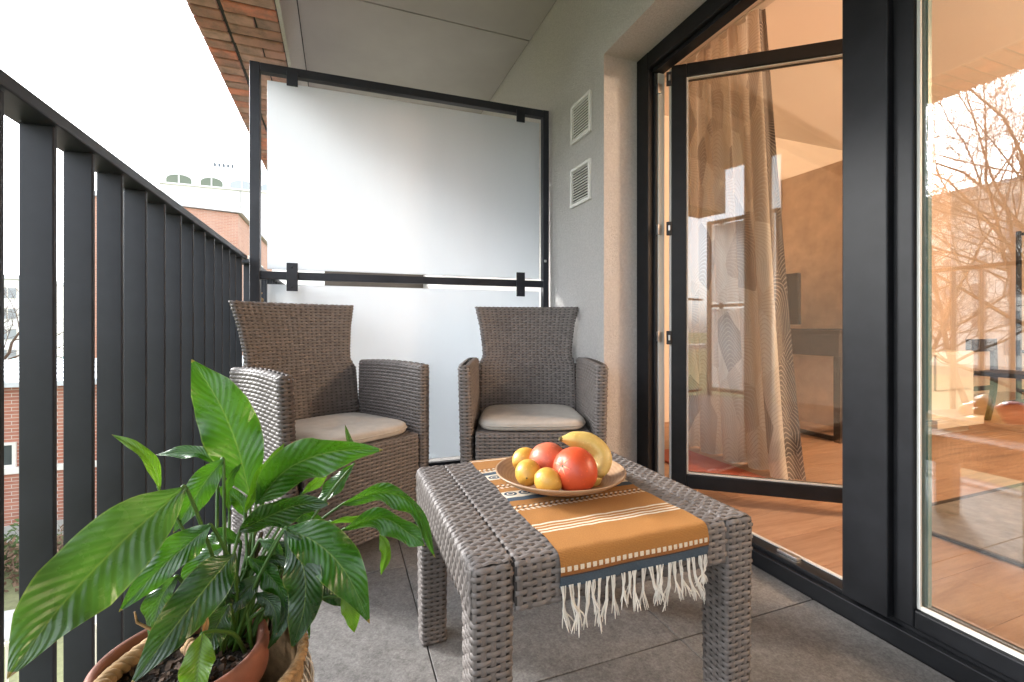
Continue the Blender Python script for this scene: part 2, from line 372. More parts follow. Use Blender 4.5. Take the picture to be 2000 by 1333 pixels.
def mk_rug():
    t = NT('rug'); co = t.coord(); a = t.noise(co, 3, 5, .7, 1.5); b = t.noise(co, 26, 4, .7)
    c = t.ramp(a, [(.3, (.11, .085, .065, 1)), (.55, (.21, .17, .135, 1)), (.75, (.26, .22, .175, 1))]); c = t.mix(.4, c, t.ramp(b, [(.35, (.08, .065, .05, 1)), (.65, (.28, .24, .195, 1))]))
    M['rug'] = t.done(t.bsdf(c, .95))
mk_rug()

def mk_ground():
    t = NT('grass_ground'); co = t.coord(); a = t.noise(co, .35, 5, .65); b = t.noise(co, 9, 5, .75)
    c = t.ramp(a, [(.35, (.12, .125, .06, 1)), (.6, (.20, .195, .11, 1)), (.78, (.24, .205, .16, 1))]); c = t.mix(.5, c, t.ramp(b, [(.3, (.04, .05, .015, 1)), (.7, (.22, .24, .09, 1))]))
    M['grass_ground'] = t.done(t.bsdf(c, .95))
    t = NT('lamp_glow'); e = t.n('ShaderNodeEmission'); e.inputs[0].default_value = (1, .72, .42, 1); e.inputs[1].default_value = 12
    M['lamp_glow'] = t.done(e.outputs[0])
mk_ground()

# ------------------------------------------------------------------ object helpers
def origin_of(p):
    v = np.zeros(3)
    while p is not None:
        v += np.array(p.location); p = p.parent
    return v
def tag(o, label=None, cat=None, group=None, kind=None):
    for k, v in (('label', label), ('category', cat), ('group', group), ('kind', kind)):
        if v: o[k] = v
    return o
def thing(name, label, cat, loc=(0, 0, 0), rz=0, group=None, kind=None):
    o = bpy.data.objects.new(name, None); COL.objects.link(o); o.location = loc; o.rotation_euler = (0, 0, rz)
    o.empty_display_size = .05
    return tag(o, label, cat, group, kind)
def link(name, me, parent=None, loc=(0, 0, 0)):
    o = bpy.data.objects.new(name, me); COL.objects.link(o); o.location = loc
    if parent is not None: o.parent = parent
    return o
def mesh(name, V, F, mat, parent=None, smooth=False, world=True, uv=None, base=None):
    """world=True: V in world metres; the object's own frame is its parent's (or `base`)."""
    V = np.asarray(V, float).reshape(-1, 3)
    off = np.zeros(3)
    if parent is not None and world: off = origin_of(parent)
    elif parent is None:
        off = np.array(base, float) if base is not None else np.array([V[:, 0].mean(), V[:, 1].mean(), V[:, 2].min()])
    me = bpy.data.meshes.new(name); me.from_pydata((V - off).tolist(), [], [tuple(int(i) for i in f) for f in F]); me.update()
    if smooth: me.polygons.foreach_set('use_smooth', np.ones(len(me.polygons), bool))
    if uv is not None:
        l = me.uv_layers.new(name='UVMap'); idx = np.zeros(len(me.loops), int); me.loops.foreach_get('vertex_index', idx)
        l.data.foreach_set('uv', np.asarray(uv, float)[idx].ravel())
    me.materials.append(M[mat] if isinstance(mat, str) else mat)
    return link(name, me, parent, tuple(off) if parent is None else (0, 0, 0))

class G:
    """collects vertices and faces of ONE piece"""
    def __init__(s): s.V = []; s.F = []; s.UV = []; s.n = 0
    def add(s, V, F):
        V = np.asarray(V, float).reshape(-1, 3); s.V.append(V); s.F.extend([tuple(i + s.n for i in f) for f in F]); s.n += len(V); return s
    def grid(s, P, closed_u=False, flip=False):
        nu, nv = P.shape[:2]; F = []
        for i in range(nu if closed_u else nu - 1):
            for j in range(nv - 1):
                a, b = i * nv + j, ((i + 1) % nu) * nv + j
                f = (a, b, b + 1, a + 1); F.append(f[::-1] if flip else f)
        return s.add(P.reshape(-1, 3), F)
    def box(s, lo, hi, bev=0, rot=None, segs=2):
        lo, hi = np.minimum(lo, hi), np.maximum(lo, hi); c = (lo + hi) / 2; d = hi - lo
        bm = bmesh.new(); bmesh.ops.create_cube(bm, size=1)
        for v in bm.verts: v.co = Vector((v.co.x * d[0], v.co.y * d[1], v.co.z * d[2]))
        if bev: bmesh.ops.bevel(bm, geom=bm.edges[:], offset=min(bev, d.min() * .45), segments=segs, affect='EDGES', profile=.5)
        bm.verts.index_update(); V = np.array([v.co[:] for v in bm.verts]); F = [[v.index for v in f.verts] for f in bm.faces]; bm.free()
        if rot is not None: V = V @ np.array(rot).T
        return s.add(V + c, F)
    def tube(s, P, r, k=6, cap=True):
        P = np.asarray(P, float); n = len(P); r = np.full(n, r) if np.isscalar(r) else np.asarray(r, float)
        T = np.gradient(P, axis=0); T /= np.linalg.norm(T, axis=1)[:, None] + 1e-12
        ref = np.array([0, 0, 1.]) if abs(T[0, 2]) < .9 else np.array([1., 0, 0])
        A = np.cross(T[0], ref); A /= np.linalg.norm(A); ang = np.linspace(0, 2 * math.pi, k, endpoint=False)
        rings = []
        for i in range(n):
            A = A - T[i] * (A @ T[i]); A /= np.linalg.norm(A) + 1e-12; B = np.cross(T[i], A)
            rings.append(P[i] + r[i] * (np.cos(ang)[:, None] * A + np.sin(ang)[:, None] * B))
        b = s.n; s.grid(np.array(rings).transpose(1, 0, 2), closed_u=True)
        if cap:
            s.F.append(tuple(b + i * n for i in range(k))); s.F.append(tuple(b + i * n + n - 1 for i in range(k))[::-1])
        return s
    def lathe(s, prof, k=40, c=(0, 0, 0)):
        a = np.linspace(0, 2 * math.pi, k, endpoint=False); prof = np.asarray(prof, float)
        P = np.stack([np.cos(a)[:, None] * prof[:, 0], np.sin(a)[:, None] * prof[:, 0], np.ones(k)[:, None] * prof[:, 1]], -1) + np.array(c)
        return s.grid(P, closed_u=True)
    def prism(s, poly, lo, hi, axis=1):
        """extrude a 2D outline along an axis"""
        n = len(poly); V = []
        for t in (lo, hi):
            for a, b in poly:
                V.append((t, a, b) if axis == 0 else (a, t, b) if axis == 1 else (a, b, t))
        F = [(i, (i + 1) % n, n + (i + 1) % n, n + i) for i in range(n)] + [tuple(range(n))[::-1], tuple(range(n, 2 * n))]
        return s.add(V, F)
    def out(s, name, mat, parent=None, smooth=False, world=True, base=None, uv=None):
        o = mesh(name, np.concatenate(s.V), s.F, mat, parent, smooth, world, uv, base)
        bm = bmesh.new(); bm.from_mesh(o.data); bmesh.ops.recalc_face_normals(bm, faces=bm.faces[:]); bm.to_mesh(o.data); bm.free()
        return o
def box(name, lo, hi, mat, parent=None, bev=.002, **kw):
    return G().box(np.array(lo, float), np.array(hi, float), bev).out(name, mat, parent, **kw)
def copy_tree(o, parent=None):
    c = o.copy(); COL.objects.link(c); c.parent = parent
    for ch in list(o.children): copy_tree(ch, c)
    return c
def spline(P, n):
    """Catmull-Rom through the points"""
    P = np.asarray(P, float); m = len(P); Q = np.vstack([2 * P[0] - P[1], P, 2 * P[-1] - P[-2]]); out = []
    for t in np.linspace(0, m - 1, n):
        i = min(int(t), m - 2); f = t - i; a, b, c, d = Q[i:i + 4]
        out.append(.5 * (2 * b + (c - a) * f + (2 * a - 5 * b + 4 * c - d) * f * f + (3 * b - a - 3 * c + d) * f ** 3))
    return np.array(out)
#==SETTING==
# ------------------------------------------------------------------ ground and far things
GZ = -3.9
def struct(o): o['kind'] = 'structure'; return o
struct(mesh('ground', [(-400, -300, GZ), (400, -300, GZ), (400, 500, GZ), (-400, 500, GZ)], [(0, 1, 2, 3)], 'grass_ground', base=(0, 0, GZ)))
struct(box('path', (-40, 9.0, GZ), (3, 9.9, GZ + .05), 'concrete', bev=.01))
struct(box('road', (-64, -120, GZ), (-52, 140, GZ + .006), 'asphalt', bev=0))
struct(box('pavement', (-68, -120, GZ), (-64, 140, GZ + .12), 'concrete', bev=0))

def window_at(parent, c, w, h, nx, depth=.10, glass='dark_glass', mull=1, frame='white_lacquer', n=None):
    """a framed window on a wall face; nx = outward unit normal (2D)"""
    nx = np.array([nx[0], nx[1], 0.]); tx = np.array([-nx[1], nx[0], 0.]); c = np.array(c, float)
    def bx(g, a0, a1, z0, z1, d0, d1):
        p = [c + tx * a + nx * d + np.array([0, 0, z]) for a in (a0, a1) for d in (d0, d1) for z in (z0, z1)]
        g.box(np.min(p, 0), np.max(p, 0))
    f = .06
    g = G(); bx(g, -w / 2, -w / 2 + f, 0, h, -.02, .05); bx(g, w / 2 - f, w / 2, 0, h, -.02, .05)
    bx(g, -w / 2 + f, w / 2 - f, 0, f, -.02, .05); bx(g, -w / 2 + f, w / 2 - f, h - f, h, -.02, .05)
    for i in range(mull):
        a = -w / 2 + w * (i + 1) / (mull + 1); bx(g, a - .03, a + .03, f, h - f, -.02, .045)
    wn = g.out('window', frame, parent)
    g = G(); bx(g, -w / 2 + f, w / 2 - f, f, h - f, -.02, .018); g.out('pane', glass, wn)
    return wn

# low brick hall opposite the railing
t = thing('brick_hall', 'low red brick building with flat grey sheet roof behind the railing slats', 'building', (-7, 13.2, GZ))
box('wall', (-22, 13.2, GZ), (-3.2, 21.5, -.52), 'brick_wall', t, bev=0)
box('plinth', (-22.04, 13.13, GZ), (-3.16, 13.195, GZ + .35), 'concrete', t, bev=0)
box('string_course', (-22.04, 13.12, -2.42), (-3.16, 13.195, -2.28), 'stone_trim', t, bev=.01)
rf = box('roof', (-22.2, 12.95, -.515), (-3.0, 21.7, -.40), 'roof_sheet', t, bev=.01)
for i in range(24):
    x = -21.6 + i * .78; box('roof_seam', (x, 12.97, -.399), (x + .035, 21.6, -.365), 'roof_sheet', rf, bev=0)
for x in (-18.6, -15.8, -13.0, -10.2, -7.15):
    window_at(t, (x, 13.2, -2.28), 1.0, .55, (0, -1), mull=1, frame='stone_trim')

# taller brick house behind it
t = thing('brick_house', 'tall plain orange brick building in front of the white vaulted block', 'building', (-10, 28, GZ))
g = G(); g.prism([(-10.5, GZ), (-4.76, GZ), (-4.76, 6.4), (-10.5, 6.7)], 26, 38, 1); g.out('wall', 'brick_wall_far', t)
g = G(); g.prism([(-10.7, 6.72), (-4.55, 6.42), (-4.55, 6.62), (-10.7, 6.92)], 25.8, 38.2, 1); g.out('roof', 'lead_roof', t)
for y in (29, 33):
    for z in (.3, 3.2): window_at(t, (-4.76, y, z), 1.0, 1.5, (1, 0))
for x in (-9.4, -6.4): window_at(t, (x, 26, .4), 1.0, 1.5, (0, -1))
box('downpipe', (-8.35, 25.88, GZ), (-8.25, 25.98, 6.4), 'concrete', t, bev=0)

# white block with vaulted roof
t = thing('white_block', 'white rendered building with grey vaulted roof and arched green windows', 'building', (-6, 56, GZ))
box('wall', (-16.6, 54, GZ), (6, 68, 14.9), 'white_stucco', t, bev=0)
a = np.linspace(0, math.pi, 17)
prof = [(-16.9 + 2.1 * (1 - math.cos(x)), 14.93 + 2.35 * math.sin(x)) for x in np.linspace(0, math.pi / 2, 8)] + [(6.2, 17.28), (6.2, 14.93)]
g = G(); g.prism(prof, 54.6, 67.5, 1); vr = g.out('roof', 'lead_roof', t)
for i, (x0, x1) in enumerate(((-16.3, -13.9), (-13.4, -11.2), (-10.8, -8.4), (-8.0, -5.6), (-5.2, -2.8))):
    def outline(e, zb): return [(x0 + e, zb), (x1 - e, zb)] + [((x0 + x1) / 2 + ((x1 - x0) / 2 - e) * math.cos(q), 15.55 - e * .4 + (.55 - e * .5) * math.sin(q)) for q in np.linspace(0, math.pi, 9)]
    w = G().prism(outline(0, 15.0), 54.35, 54.58, 1).out('window', 'white_stucco', t)
    G().prism(outline(.14, 15.12), 54.30, 54.345, 1).out('pane', 'green_glass' if i < 2 else 'pale_glass', w)
    G().box(np.array([(x0 + x1) / 2 - .05, 54.24, 15.12]), np.array([(x0 + x1) / 2 + .05, 54.295, 15.9])).out('mullion', 'white_stucco', w)
box('cornice', (-16.9, 53.75, 14.82), (6.2, 53.995, 14.98), 'stone_trim', t, bev=0)
for x0, n in ((-13.1, 5), (-9.6, 3)):
    c = box('chimney', (x0, 58, 17.2), (x0 + n * .42, 59, 18.1), 'white_stucco', t, bev=0)
    for k in range(n): box('chimney_pot', (x0 + .08 + k * .42, 58.2, 18.1), (x0 + .32 + k * .42, 58.8, 18.75), 'dark_glass', c, bev=.02)
for x, z in ((-13.6, 11.6), (-11.2, 11.4), (-8.6, 11.6)):
    window_at(t, (x, 54, z), 1.1, .45, (0, -1), mull=0)
box('downpipe', (-9.72, 53.86, GZ), (-9.6, 53.98, 14.8), 'concrete', t, bev=0)

def apartment(label, x0, y0, x1, y1, top, floors, cols, face, mat, roofm='lead_roof', ww=1.5):
    t = thing('apartment_building', label, 'building', ((x0 + x1) / 2, (y0 + y1) / 2, GZ))
    box('wall', (x0, y0, GZ), (x1, y1, top), mat, t, bev=0)
    box('roof', (x0 - .3, y0 - .3, top + .003), (x1 + .3, y1 + .3, top + .4), roofm, t, bev=0)
    fh = (top - GZ - 1.2) / floors
    proto = None
    for k in range(floors):
        for i in range(cols):
            f = (i + .5) / cols
            if face == 'S': c, n = (x0 + (x1 - x0) * f, y0, GZ + 1.3 + k * fh), (0, -1)
            else: c, n = (x1, y0 + (y1 - y0) * f, GZ + 1.3 + k * fh), (1, 0)
            if proto is None:
                proto = window_at(t, c, ww, fh * .55, n, glass='pale_glass'); pc = np.array(c)
            else:
                w = proto.copy(); COL.objects.link(w); w.location = tuple(np.array(c) - pc)
                p = proto.children[0].copy(); COL.objects.link(p); p.parent = w
    if face == 'E':
        for k in range(1, floors): box('string_course', (x1 + .003, y0, GZ + .75 + k * fh), (x1 + .12, y1, GZ + .95 + k * fh), 'stone_trim', t, bev=0)
    return t
apartment('pale slab block far off, seen between the railing slats', -45, 60, -30, 74, 5.5, 4, 8, 'S', 'white_stucco')
apartment('white point tower rising far behind the brick hall roof', -62, 72, -50, 82, 12, 6, 4, 'S', 'white_stucco')
apartment('cream apartment house mirrored in the window glass', -84, 16, -70, 62, 17.5, 6, 16, 'E', 'stone_facade')
apartment('grey apartment house mirrored beside the cream one', -84, -30, -70, 14, 14.5, 5, 14, 'E', 'white_stucco')
t = thing('teal_shed', 'long low shed with a teal roof behind the brick hall', 'shed', (-21, 34, GZ))
box('wall', (-28, 33, GZ), (-14, 37, -1.6), 'white_stucco', t, bev=0); box('roof', (-28.2, 32.8, -1.597), (-13.8, 37.2, -1.2), 'teal', t, bev=0)

def bare_tree(label, loc, h, seed, lean=(0, 0), spread=1.0, levels=5, group=None, r0=None, kids=4):
    rnd = random.Random(seed); big, small = G(), G(); r0 = r0 or h * .018
    t = thing('bare_tree', label, 'tree', loc, 0, group)
    def grow(p, d, L, r, lev):
        n = 4 if lev < 2 else 3; P = [p]; q = p.copy(); dd = d.copy()
        for i in range(n):
            dd = dd + np.array([rnd.gauss(0, .16), rnd.gauss(0, .16), rnd.gauss(.03, .09)]); dd /= np.linalg.norm(dd); q = q + dd * L / n; P.append(q.copy())
        rad = np.linspace(r, r * .55, len(P)); (big if lev < 2 else small).tube(P, rad, 6 if lev < 2 else 3, False)
        if lev >= levels: return
        for c in range(rnd.randint(kids - 1, kids) if lev else kids + 3):
            f = rnd.uniform(.35, 1); i = min(int(f * n), n - 1); b = P[i] + (P[i + 1] - P[i]) * (f * n - i)
            a = rnd.uniform(0, 6.283); s = rnd.uniform(.5, 1.05) * spread
            e1 = np.cross(dd, [.3, .5, .8]); e1 /= np.linalg.norm(e1); e2 = np.cross(dd, e1)
            nd = dd * .75 + (e1 * math.cos(a) + e2 * math.sin(a)) * s; nd /= np.linalg.norm(nd)
            grow(b, nd, L * rnd.uniform(.52, .75), max(r * .5 * rnd.uniform(.7, 1), .004), lev + 1)
        grow(P[-1], dd, L * .68, r * .55, lev + 1)
    d0 = np.array([lean[0], lean[1], 1.]); grow(np.array(loc, float), d0 / np.linalg.norm(d0), h * .38, r0, 0)
    big.out('trunk', 'bark', t, True); small.out('branches', 'bark', t); return t
bare_tree('bare winter tree behind the roof of the brick hall', (-17.4, 31, GZ), 8.2, 3, levels=4)
bare_tree('large bare tree on the lawn mirrored in the window glass', (-14.8, 6.2, GZ), 17, 11, (.05, .10), 1.3, 5, kids=6, r0=.13)
bare_tree('spreading bare tree by the road mirrored in the window glass', (-27.3, 13.4, GZ), 20, 21, (0, .03), 1.1, 5, kids=4, r0=.16)
bare_tree('slender bare tree at the pavement mirrored in the window glass', (-40, 22.5, GZ), 13, 5)

# garden fence and scrub under the balcony
t = thing('garden_fence', 'low pale metal garden fence on the lawn below the balcony', 'fence', (-4, 7.1, GZ))
for z in (GZ + .18, GZ + .95): box('rail', (-9, 7.08, z), (2, 7.115, z + .035), 'white_lacquer', t, bev=0)
for i in range(40): box('post', (-8.9 + i * .275, 7.085, GZ), (-8.88 + i * .275, 7.108, GZ + 1.02), 'white_lacquer', t, bev=0)
def shrub(label, loc, r, n, seed, mat):
    q = np.random.default_rng(seed); c = np.array(loc); P = q.normal(size=(n, 3)) * np.array([r, r * .6, r * .42]) + c + np.array([0, 0, r * .5]); P[:, 2] = np.maximum(P[:, 2], loc[2] + .02)
    V, F = [], []
    for i, p in enumerate(P):
        a, b = q.normal(size=3), q.normal(size=3); a *= .06 / np.linalg.norm(a); b *= .03 / np.linalg.norm(b); V += [p - a, p + b, p + a, p - b]; F.append((4 * i, 4 * i + 1, 4 * i + 2, 4 * i + 3))
    t = thing('shrub', label, 'shrub', loc, 0, 'shrubs along the brick hall'); mesh('foliage', V, F, mat, t); g = G()
    for k in range(7): e = P[k]; g.tube([c, (c + e) / 2 + q.normal(size=3) * .05, e], .012, 4)
    g.out('stem', 'bark', t)
simple('scrub_green', (.075, .12, .035), .8); simple('scrub_brown', (.16, .10, .065), .9)
for i, (x, y, lab) in enumerate(((-7.1, 11.3, 'dry brown shrub under the window of the brick hall'), (-6.15, 11.9, 'leafy green shrub growing between two dry brown shrubs'), (-5.2, 11.3, 'dry brown shrub nearer the corner of the brick hall'))):
    shrub(lab, (x, y, GZ), .55, 900, 40 + i, 'scrub_green' if i % 2 else 'scrub_brown')

# ------------------------------------------------------------------ balcony: floor, walls, ceiling
THR = 1.296
simple('brown_plaster', (.13, .11, .095), .9, 2, .15, .4, 160, .003)
fl = struct(box('balcony_floor', (-.46, -1.6, -.25), (THR, 6.6, -.0035), 'grout', bev=0))
xs = [-.4069, .2034, .8137, THR + .002]
for i in range(3):
    for k in range(-4, 9):
        y0 = .9395 + .61 * k
        x0, x1 = xs[i] + .0018, xs[i + 1] - .0018
        box('tile', (x0, y0 + .0018, -.012), (x1, y0 + .6082, 0), 'tile', fl, bev=.0012)
# grey mass of the building over and under the balcony
t = thing('plaster_wall', 'rough grey plaster wall with a deep reveal round the balcony door', 'wall', (1.27, 2.5, 0))
g = G(); g.prism([(8, -.3), (8, 2.62), (-3, 2.62), (-3, -.3), (-1.5, -.3), (-1.5, 2.037), (1.79, 2.037), (1.79, -.3)], 1.12, 1.42, 0); g.out('plaster', 'plaster', t)
g = G(); g.box(np.array([1.12, -12, 2.63]), np.array([12, 8, 9])); g.box(np.array([1.12, -12, GZ]), np.array([12, 8, -.31])); g.out('facade', 'plaster', t)
cl = struct(box('ceiling', (-.245, -1.6, 2.614), (1.12, 6.6, 2.90), 'mortar', bev=0))
for y0, y1 in ((-1.6, -.85), (-.85, .9), (.9, 2.65), (2.65, 4.4), (4.4, 6.6)):
    box('panel', (-.222, y0 + .004, 2.60), (1.118, y1 - .004, 2.613), 'ceiling_panel', cl, bev=.002)
t = thing('end_wall', 'brown plaster wall closing the far end of the neighbouring balcony', 'wall', (.4, 6.7, 0))
box('plaster', (-.2, 6.61, -.3), (1.119, 6.9, 1.66), 'brown_plaster', t, bev=0)

bl = thing('brick_lintel', 'weathered red brick beam along the open edge over the railing', 'beam', (-.41, 2.5, 2.1))
box('core', (-.572, -1.6, 2.1075), (-.246, 6.6, 2.95), 'mortar', bl, bev=0)
box('plaster_face', (-.2455, -1.6, 2.102), (-.228, 6.6, 2.6135), 'plaster', bl, bev=.003)
for k in range(84):
    y = .12 + k * .0765
    cuts = [(-.580, -.466)] + ([(-.452, -.248)] if k % 3 else [(-.452, -.345), (-.338, -.248)])
    for x0, x1 in cuts:
        j = lambda a: random.uniform(-a, a)
        g = G(); g.box(np.array([x0 + (j(.002) if x0 > -.5 else j(.0004)), y + j(.0012), 2.100 + (j(.0018) if x0 > -.5 else j(.0006))]), np.array([x1 + j(.002), y + .0665 + j(.0012), 2.15]), .004, segs=1); g.out('brick', 'brick', bl)

def railing(label, y0, y1, first, n, group):
    t = thing('balcony_railing', label, 'railing', (-.42, y0, 0), 0, group)
    box('top_rail', (-.447, y0, 1.099), (-.392, y1, 1.119), 'metal', t, bev=.0025)
    box('bottom_rail', (-.436, y0, .055), (-.402, y1, .0795), 'metal', t, bev=.002)
    proto = None
    for k in range(n):
        y = first + .1150 * k
        if proto is None: proto = box('slat', (-.440, y, .080), (-.400, y + .010, 1.0985), 'metal', t, bev=.0018); py = y
        else:
            s = proto.copy(); COL.objects.link(s); s.location = (random.uniform(-.001, .001), y - py, 0)
    return t
railing('anthracite steel balcony railing of closely set upright slats beside the chairs', -1.4, 2.335, .875 - .115 * 16, 29, None)
railing('railing of the neighbouring balcony beyond the frosted screen', 2.45, 6.5, 2.52, 34, None)

# ------------------------------------------------------------------ frosted screen
def screen(label, loc, rz, L, clips):
    ps = thing('privacy_screen', label, 'screen', loc, rz)
    def pbox(name, lo, hi, mat, parent=ps, bev=.002): return G().box(np.array(lo, float), np.array(hi, float), bev).out(name, mat, parent, world=False)
    pbox('post', (0, 0, 0), (.042, .04, 2.016), 'metal'); pbox('post', (L - .034, 0, 0), (L, .04, 2.016), 'metal')
    pbox('top_bar', (.0425, .001, 1.976), (L - .0345, .039, 2.015), 'metal'); pbox('middle_bar', (.0425, .004, 1.020), (L - .0345, .036, 1.056), 'metal')
    pbox('bottom_bar', (.0425, .004, .055), (L - .0345, .036, .092), 'metal')
    for z0, z1 in ((1.070, 1.957), (.105, .999)): pbox('glass_panel', (.066, .041, z0), (L - .042, .0495, z1), 'frosted', bev=.001)
    for x in clips:
        for z0, z1 in ((.965, 1.097), (1.925, 1.992)):
            c = pbox('clip', (x - .024, -.010, z0), (x + .024, -.0005, z1), 'metal', bev=.002)
            if z0 < 1.5:
                for z in (.985, 1.077): G().lathe([(.0001, .003), (.004, .003), (.0055, .001), (.0055, 0)], 12).out('screw', 'metal', c, True, world=False).matrix_local = Matrix.Translation((x, -.0102, z)) @ Matrix.Rotation(R(90), 4, 'X')
    pbox('bolt', (L - .030, -.004, 1.16), (L - .016, -.0005, 1.174), 'steel', bev=.004)
screen('frosted white glass privacy screen in an anthracite steel frame behind the armchairs', (-.389, 2.368, 0), R(-1.4), 1.490, (.178, 1.318))
screen('narrow frosted glass screen closing the near end of the balcony', (-.389, -1.52, 0), 0, .80, (.15, .65))
t = thing('end_pier', 'brown plaster pier beside the narrow screen at the near end of the balcony', 'wall', (.77, -1.6, 0))
box('plaster', (.42, -1.75, -.2), (1.118, -1.50, 2.59), 'brown_plaster', t, bev=0)
def rope(g, P, r, pitch, strands=3, k=5, per=10):
    P = np.asarray(P, float); s = np.r_[0, np.cumsum(np.linalg.norm(np.diff(P, axis=0), axis=1))]; n = int(s[-1] / pitch * per) + 2
    q = np.linspace(0, s[-1], n); C = np.stack([np.interp(q, s, P[:, i]) for i in range(3)], 1); T = np.gradient(C, axis=0); T /= np.linalg.norm(T, axis=1)[:, None]
    A = np.cross(T, [.12, .2, .97]); A /= np.linalg.norm(A, axis=1)[:, None]; B = np.cross(T, A)
    for m in range(strands):
        a = q / pitch * 2 * math.pi + m * 2 * math.pi / strands
        g.tube(C + r * .55 * (np.cos(a)[:, None] * A + np.sin(a)[:, None] * B), r * .56, k)
    return g
g = G(); rope(g, [(-.372 + .014 * math.cos(q), 2.50 + .014 * math.sin(q), .89 + .006 * q) for q in np.linspace(0, 12, 60)], .009, .03)
tag(g.out('rope_bundle', 'jute', None, True), 'small coil of straw rope tied to the railing behind the screen post', 'rope')

# wall vents
def vent(label, yc, zc):
    t = thing('vent_grille', label, 'vent', (1.12, yc, zc), 0, 'vent grilles in the plaster wall'); w, h, b = .195, .195, .016
    for lo, hi in (((1.104, yc - w / 2, zc - h / 2), (1.119, yc - w / 2 + b, zc + h / 2)), ((1.104, yc + w / 2 - b, zc - h / 2), (1.119, yc + w / 2, zc + h / 2)),
                   ((1.1045, yc - w / 2 + b, zc - h / 2), (1.119, yc + w / 2 - b, zc - h / 2 + b)), ((1.1045, yc - w / 2 + b, zc + h / 2 - b), (1.119, yc + w / 2 - b, zc + h / 2))):
        box('frame', lo, hi, 'vent', t, bev=.002)
    box('backing', (1.1165, yc - w / 2 + b, zc - h / 2 + b), (1.1185, yc + w / 2 - b, zc + h / 2 - b), 'vent_dark', t, bev=0)
    n = 12; p = (h - 2 * b) / n; rot = Matrix.Rotation(R(24), 3, 'Y')
    for i in range(n):
        z = zc - h / 2 + b + (i + .5) * p
        g = G(); g.box(np.array([1.1065, yc - w / 2 + b, z - .0016]), np.array([1.1125, yc + w / 2 - b, z + .0016]), 0, rot=rot); g.out('slat', 'vent', t)
vent('white plastic vent grille in the plaster wall, the upper of two', 1.988, 1.826)
vent('white plastic vent grille in the plaster wall, the lower of two', 1.992, 1.503)
#==DOOR==
# ------------------------------------------------------------------ balcony door and window
df = thing('door_frame', 'black door and window frame set in the plaster reveal', 'door frame', (1.33, .7, 0))
box('jamb', (THR, 1.705, .0), (1.372, 1.789, 2.036), 'frame_black', df, bev=.003)
box('jamb', (THR, -1.499, 0), (1.372, -1.42, 2.036), 'frame_black', df, bev=.003)
box('head', (THR + .001, -1.4195, 1.962), (1.372, 1.7045, 2.036), 'frame_black', df, bev=.003)
box('head_lip', (1.318, -1.4195, 1.944), (1.371, 1.7045, 1.9615), 'frame_black', df, bev=.002)
sill = box('threshold', (THR + .001, -1.4195, 0), (1.385, 1.7045, .050), 'frame_black', df, bev=.003)
box('threshold_step', (1.314, -1.4195, .0503), (1.384, 1.7045, .064), 'frame_black', df, bev=.002)
box('seal_strip', (1.362, .86, .0645), (1.374, 1.70, .0685), 'gasket', df, bev=0)
box('mullion', (1.288, .740, .0645), (1.371, .852, 1.9435), 'frame_black', df, bev=.004)
box('seal_strip', (1.338, 1.6845, .07), (1.371, 1.7045, 1.94), 'gasket', df, bev=.001)
box('seal_strip', (1.326, 1.6900, .07), (1.3375, 1.7045, 1.94), 'gasket_dark', df, bev=.001)
for z in (.755, 1.235, 1.868): box('striker_plate', (1.330, 1.678, z - .022), (1.350, 1.6895, z + .022), 'steel', df, bev=.001)
for y in (1.02, 1.24): box('striker_plate', (1.336, y, .0645), (1.356, y + .07, .073), 'steel', df, bev=.001)
fw = thing('fixed_window', 'large fixed glass pane with mirrored trees beside the open door', 'window', (1.34, -.3, 0))
Y0, Y1, Z0, Z1 = -1.418, .7395, .0645, 1.9435
box('stile', (1.306, .694, Z0), (1.370, Y1, Z1), 'frame_black', fw, bev=.004)
box('stile', (1.306, Y0, Z0), (1.370, Y0 + .046, Z1), 'frame_black', fw, bev=.004)
box('rail', (1.3065, Y0 + .0465, Z0), (1.370, .6935, Z0 + .046), 'frame_black', fw, bev=.004)
box('rail', (1.3065, Y0 + .0465, Z1 - .046), (1.370, .6935, Z1), 'frame_black', fw, bev=.004)
box('glazing_bead', (1.316, .6855, Z0 + .047), (1.324, .6930, Z1 - .047), 'gasket', fw, bev=.001)
box('glazing_bead', (1.316, Y0 + .047, Z0 + .0465), (1.324, .6850, Z0 + .056), 'gasket', fw, bev=.001)
box('spacer', (1.338, .6805, Z0 + .05), (1.352, .6925, Z1 - .05), 'glass_edge', fw, bev=0)
box('pane', (1.3275, Y0 + .047, Z0 + .047), (1.3365, .6930, Z1 - .047), 'glass', fw, bev=0)
# leaf, swung into the room
ld = np.array([.79, -.613]); ld /= np.linalg.norm(ld)
dl = thing('door_leaf', 'glazed black balcony door leaf swung open into the room', 'door', (1.385, 1.672, 0), math.atan2(ld[1], ld[0]))
W = .83; z0, z1 = .088, 1.957
def lbox(name, lo, hi, mat, parent=dl, bev=.003): return G().box(np.array(lo, float), np.array(hi, float), bev).out(name, mat, parent, world=False)
lbox('stile', (.010, -.03, z0), (.072, .03, z1), 'frame_black'); lbox('stile', (W - .062, -.03, z0), (W, .03, z1), 'frame_black')
lbox('rail', (.0725, -.0295, z0), (W - .0625, .0295, z0 + .060), 'frame_black'); lbox('rail', (.0725, -.0295, z1 - .056), (W - .0625, .0295, z1), 'frame_black')
lbox('edge_strip', (.001, -.022, z0 + .01), (.0095, .026, z1 - .01), 'gasket', bev=.001)
lbox('pane', (.0725, -.006, z0 + .0605), (W - .0625, .004, z1 - .0565), 'glass_leaf', bev=0)
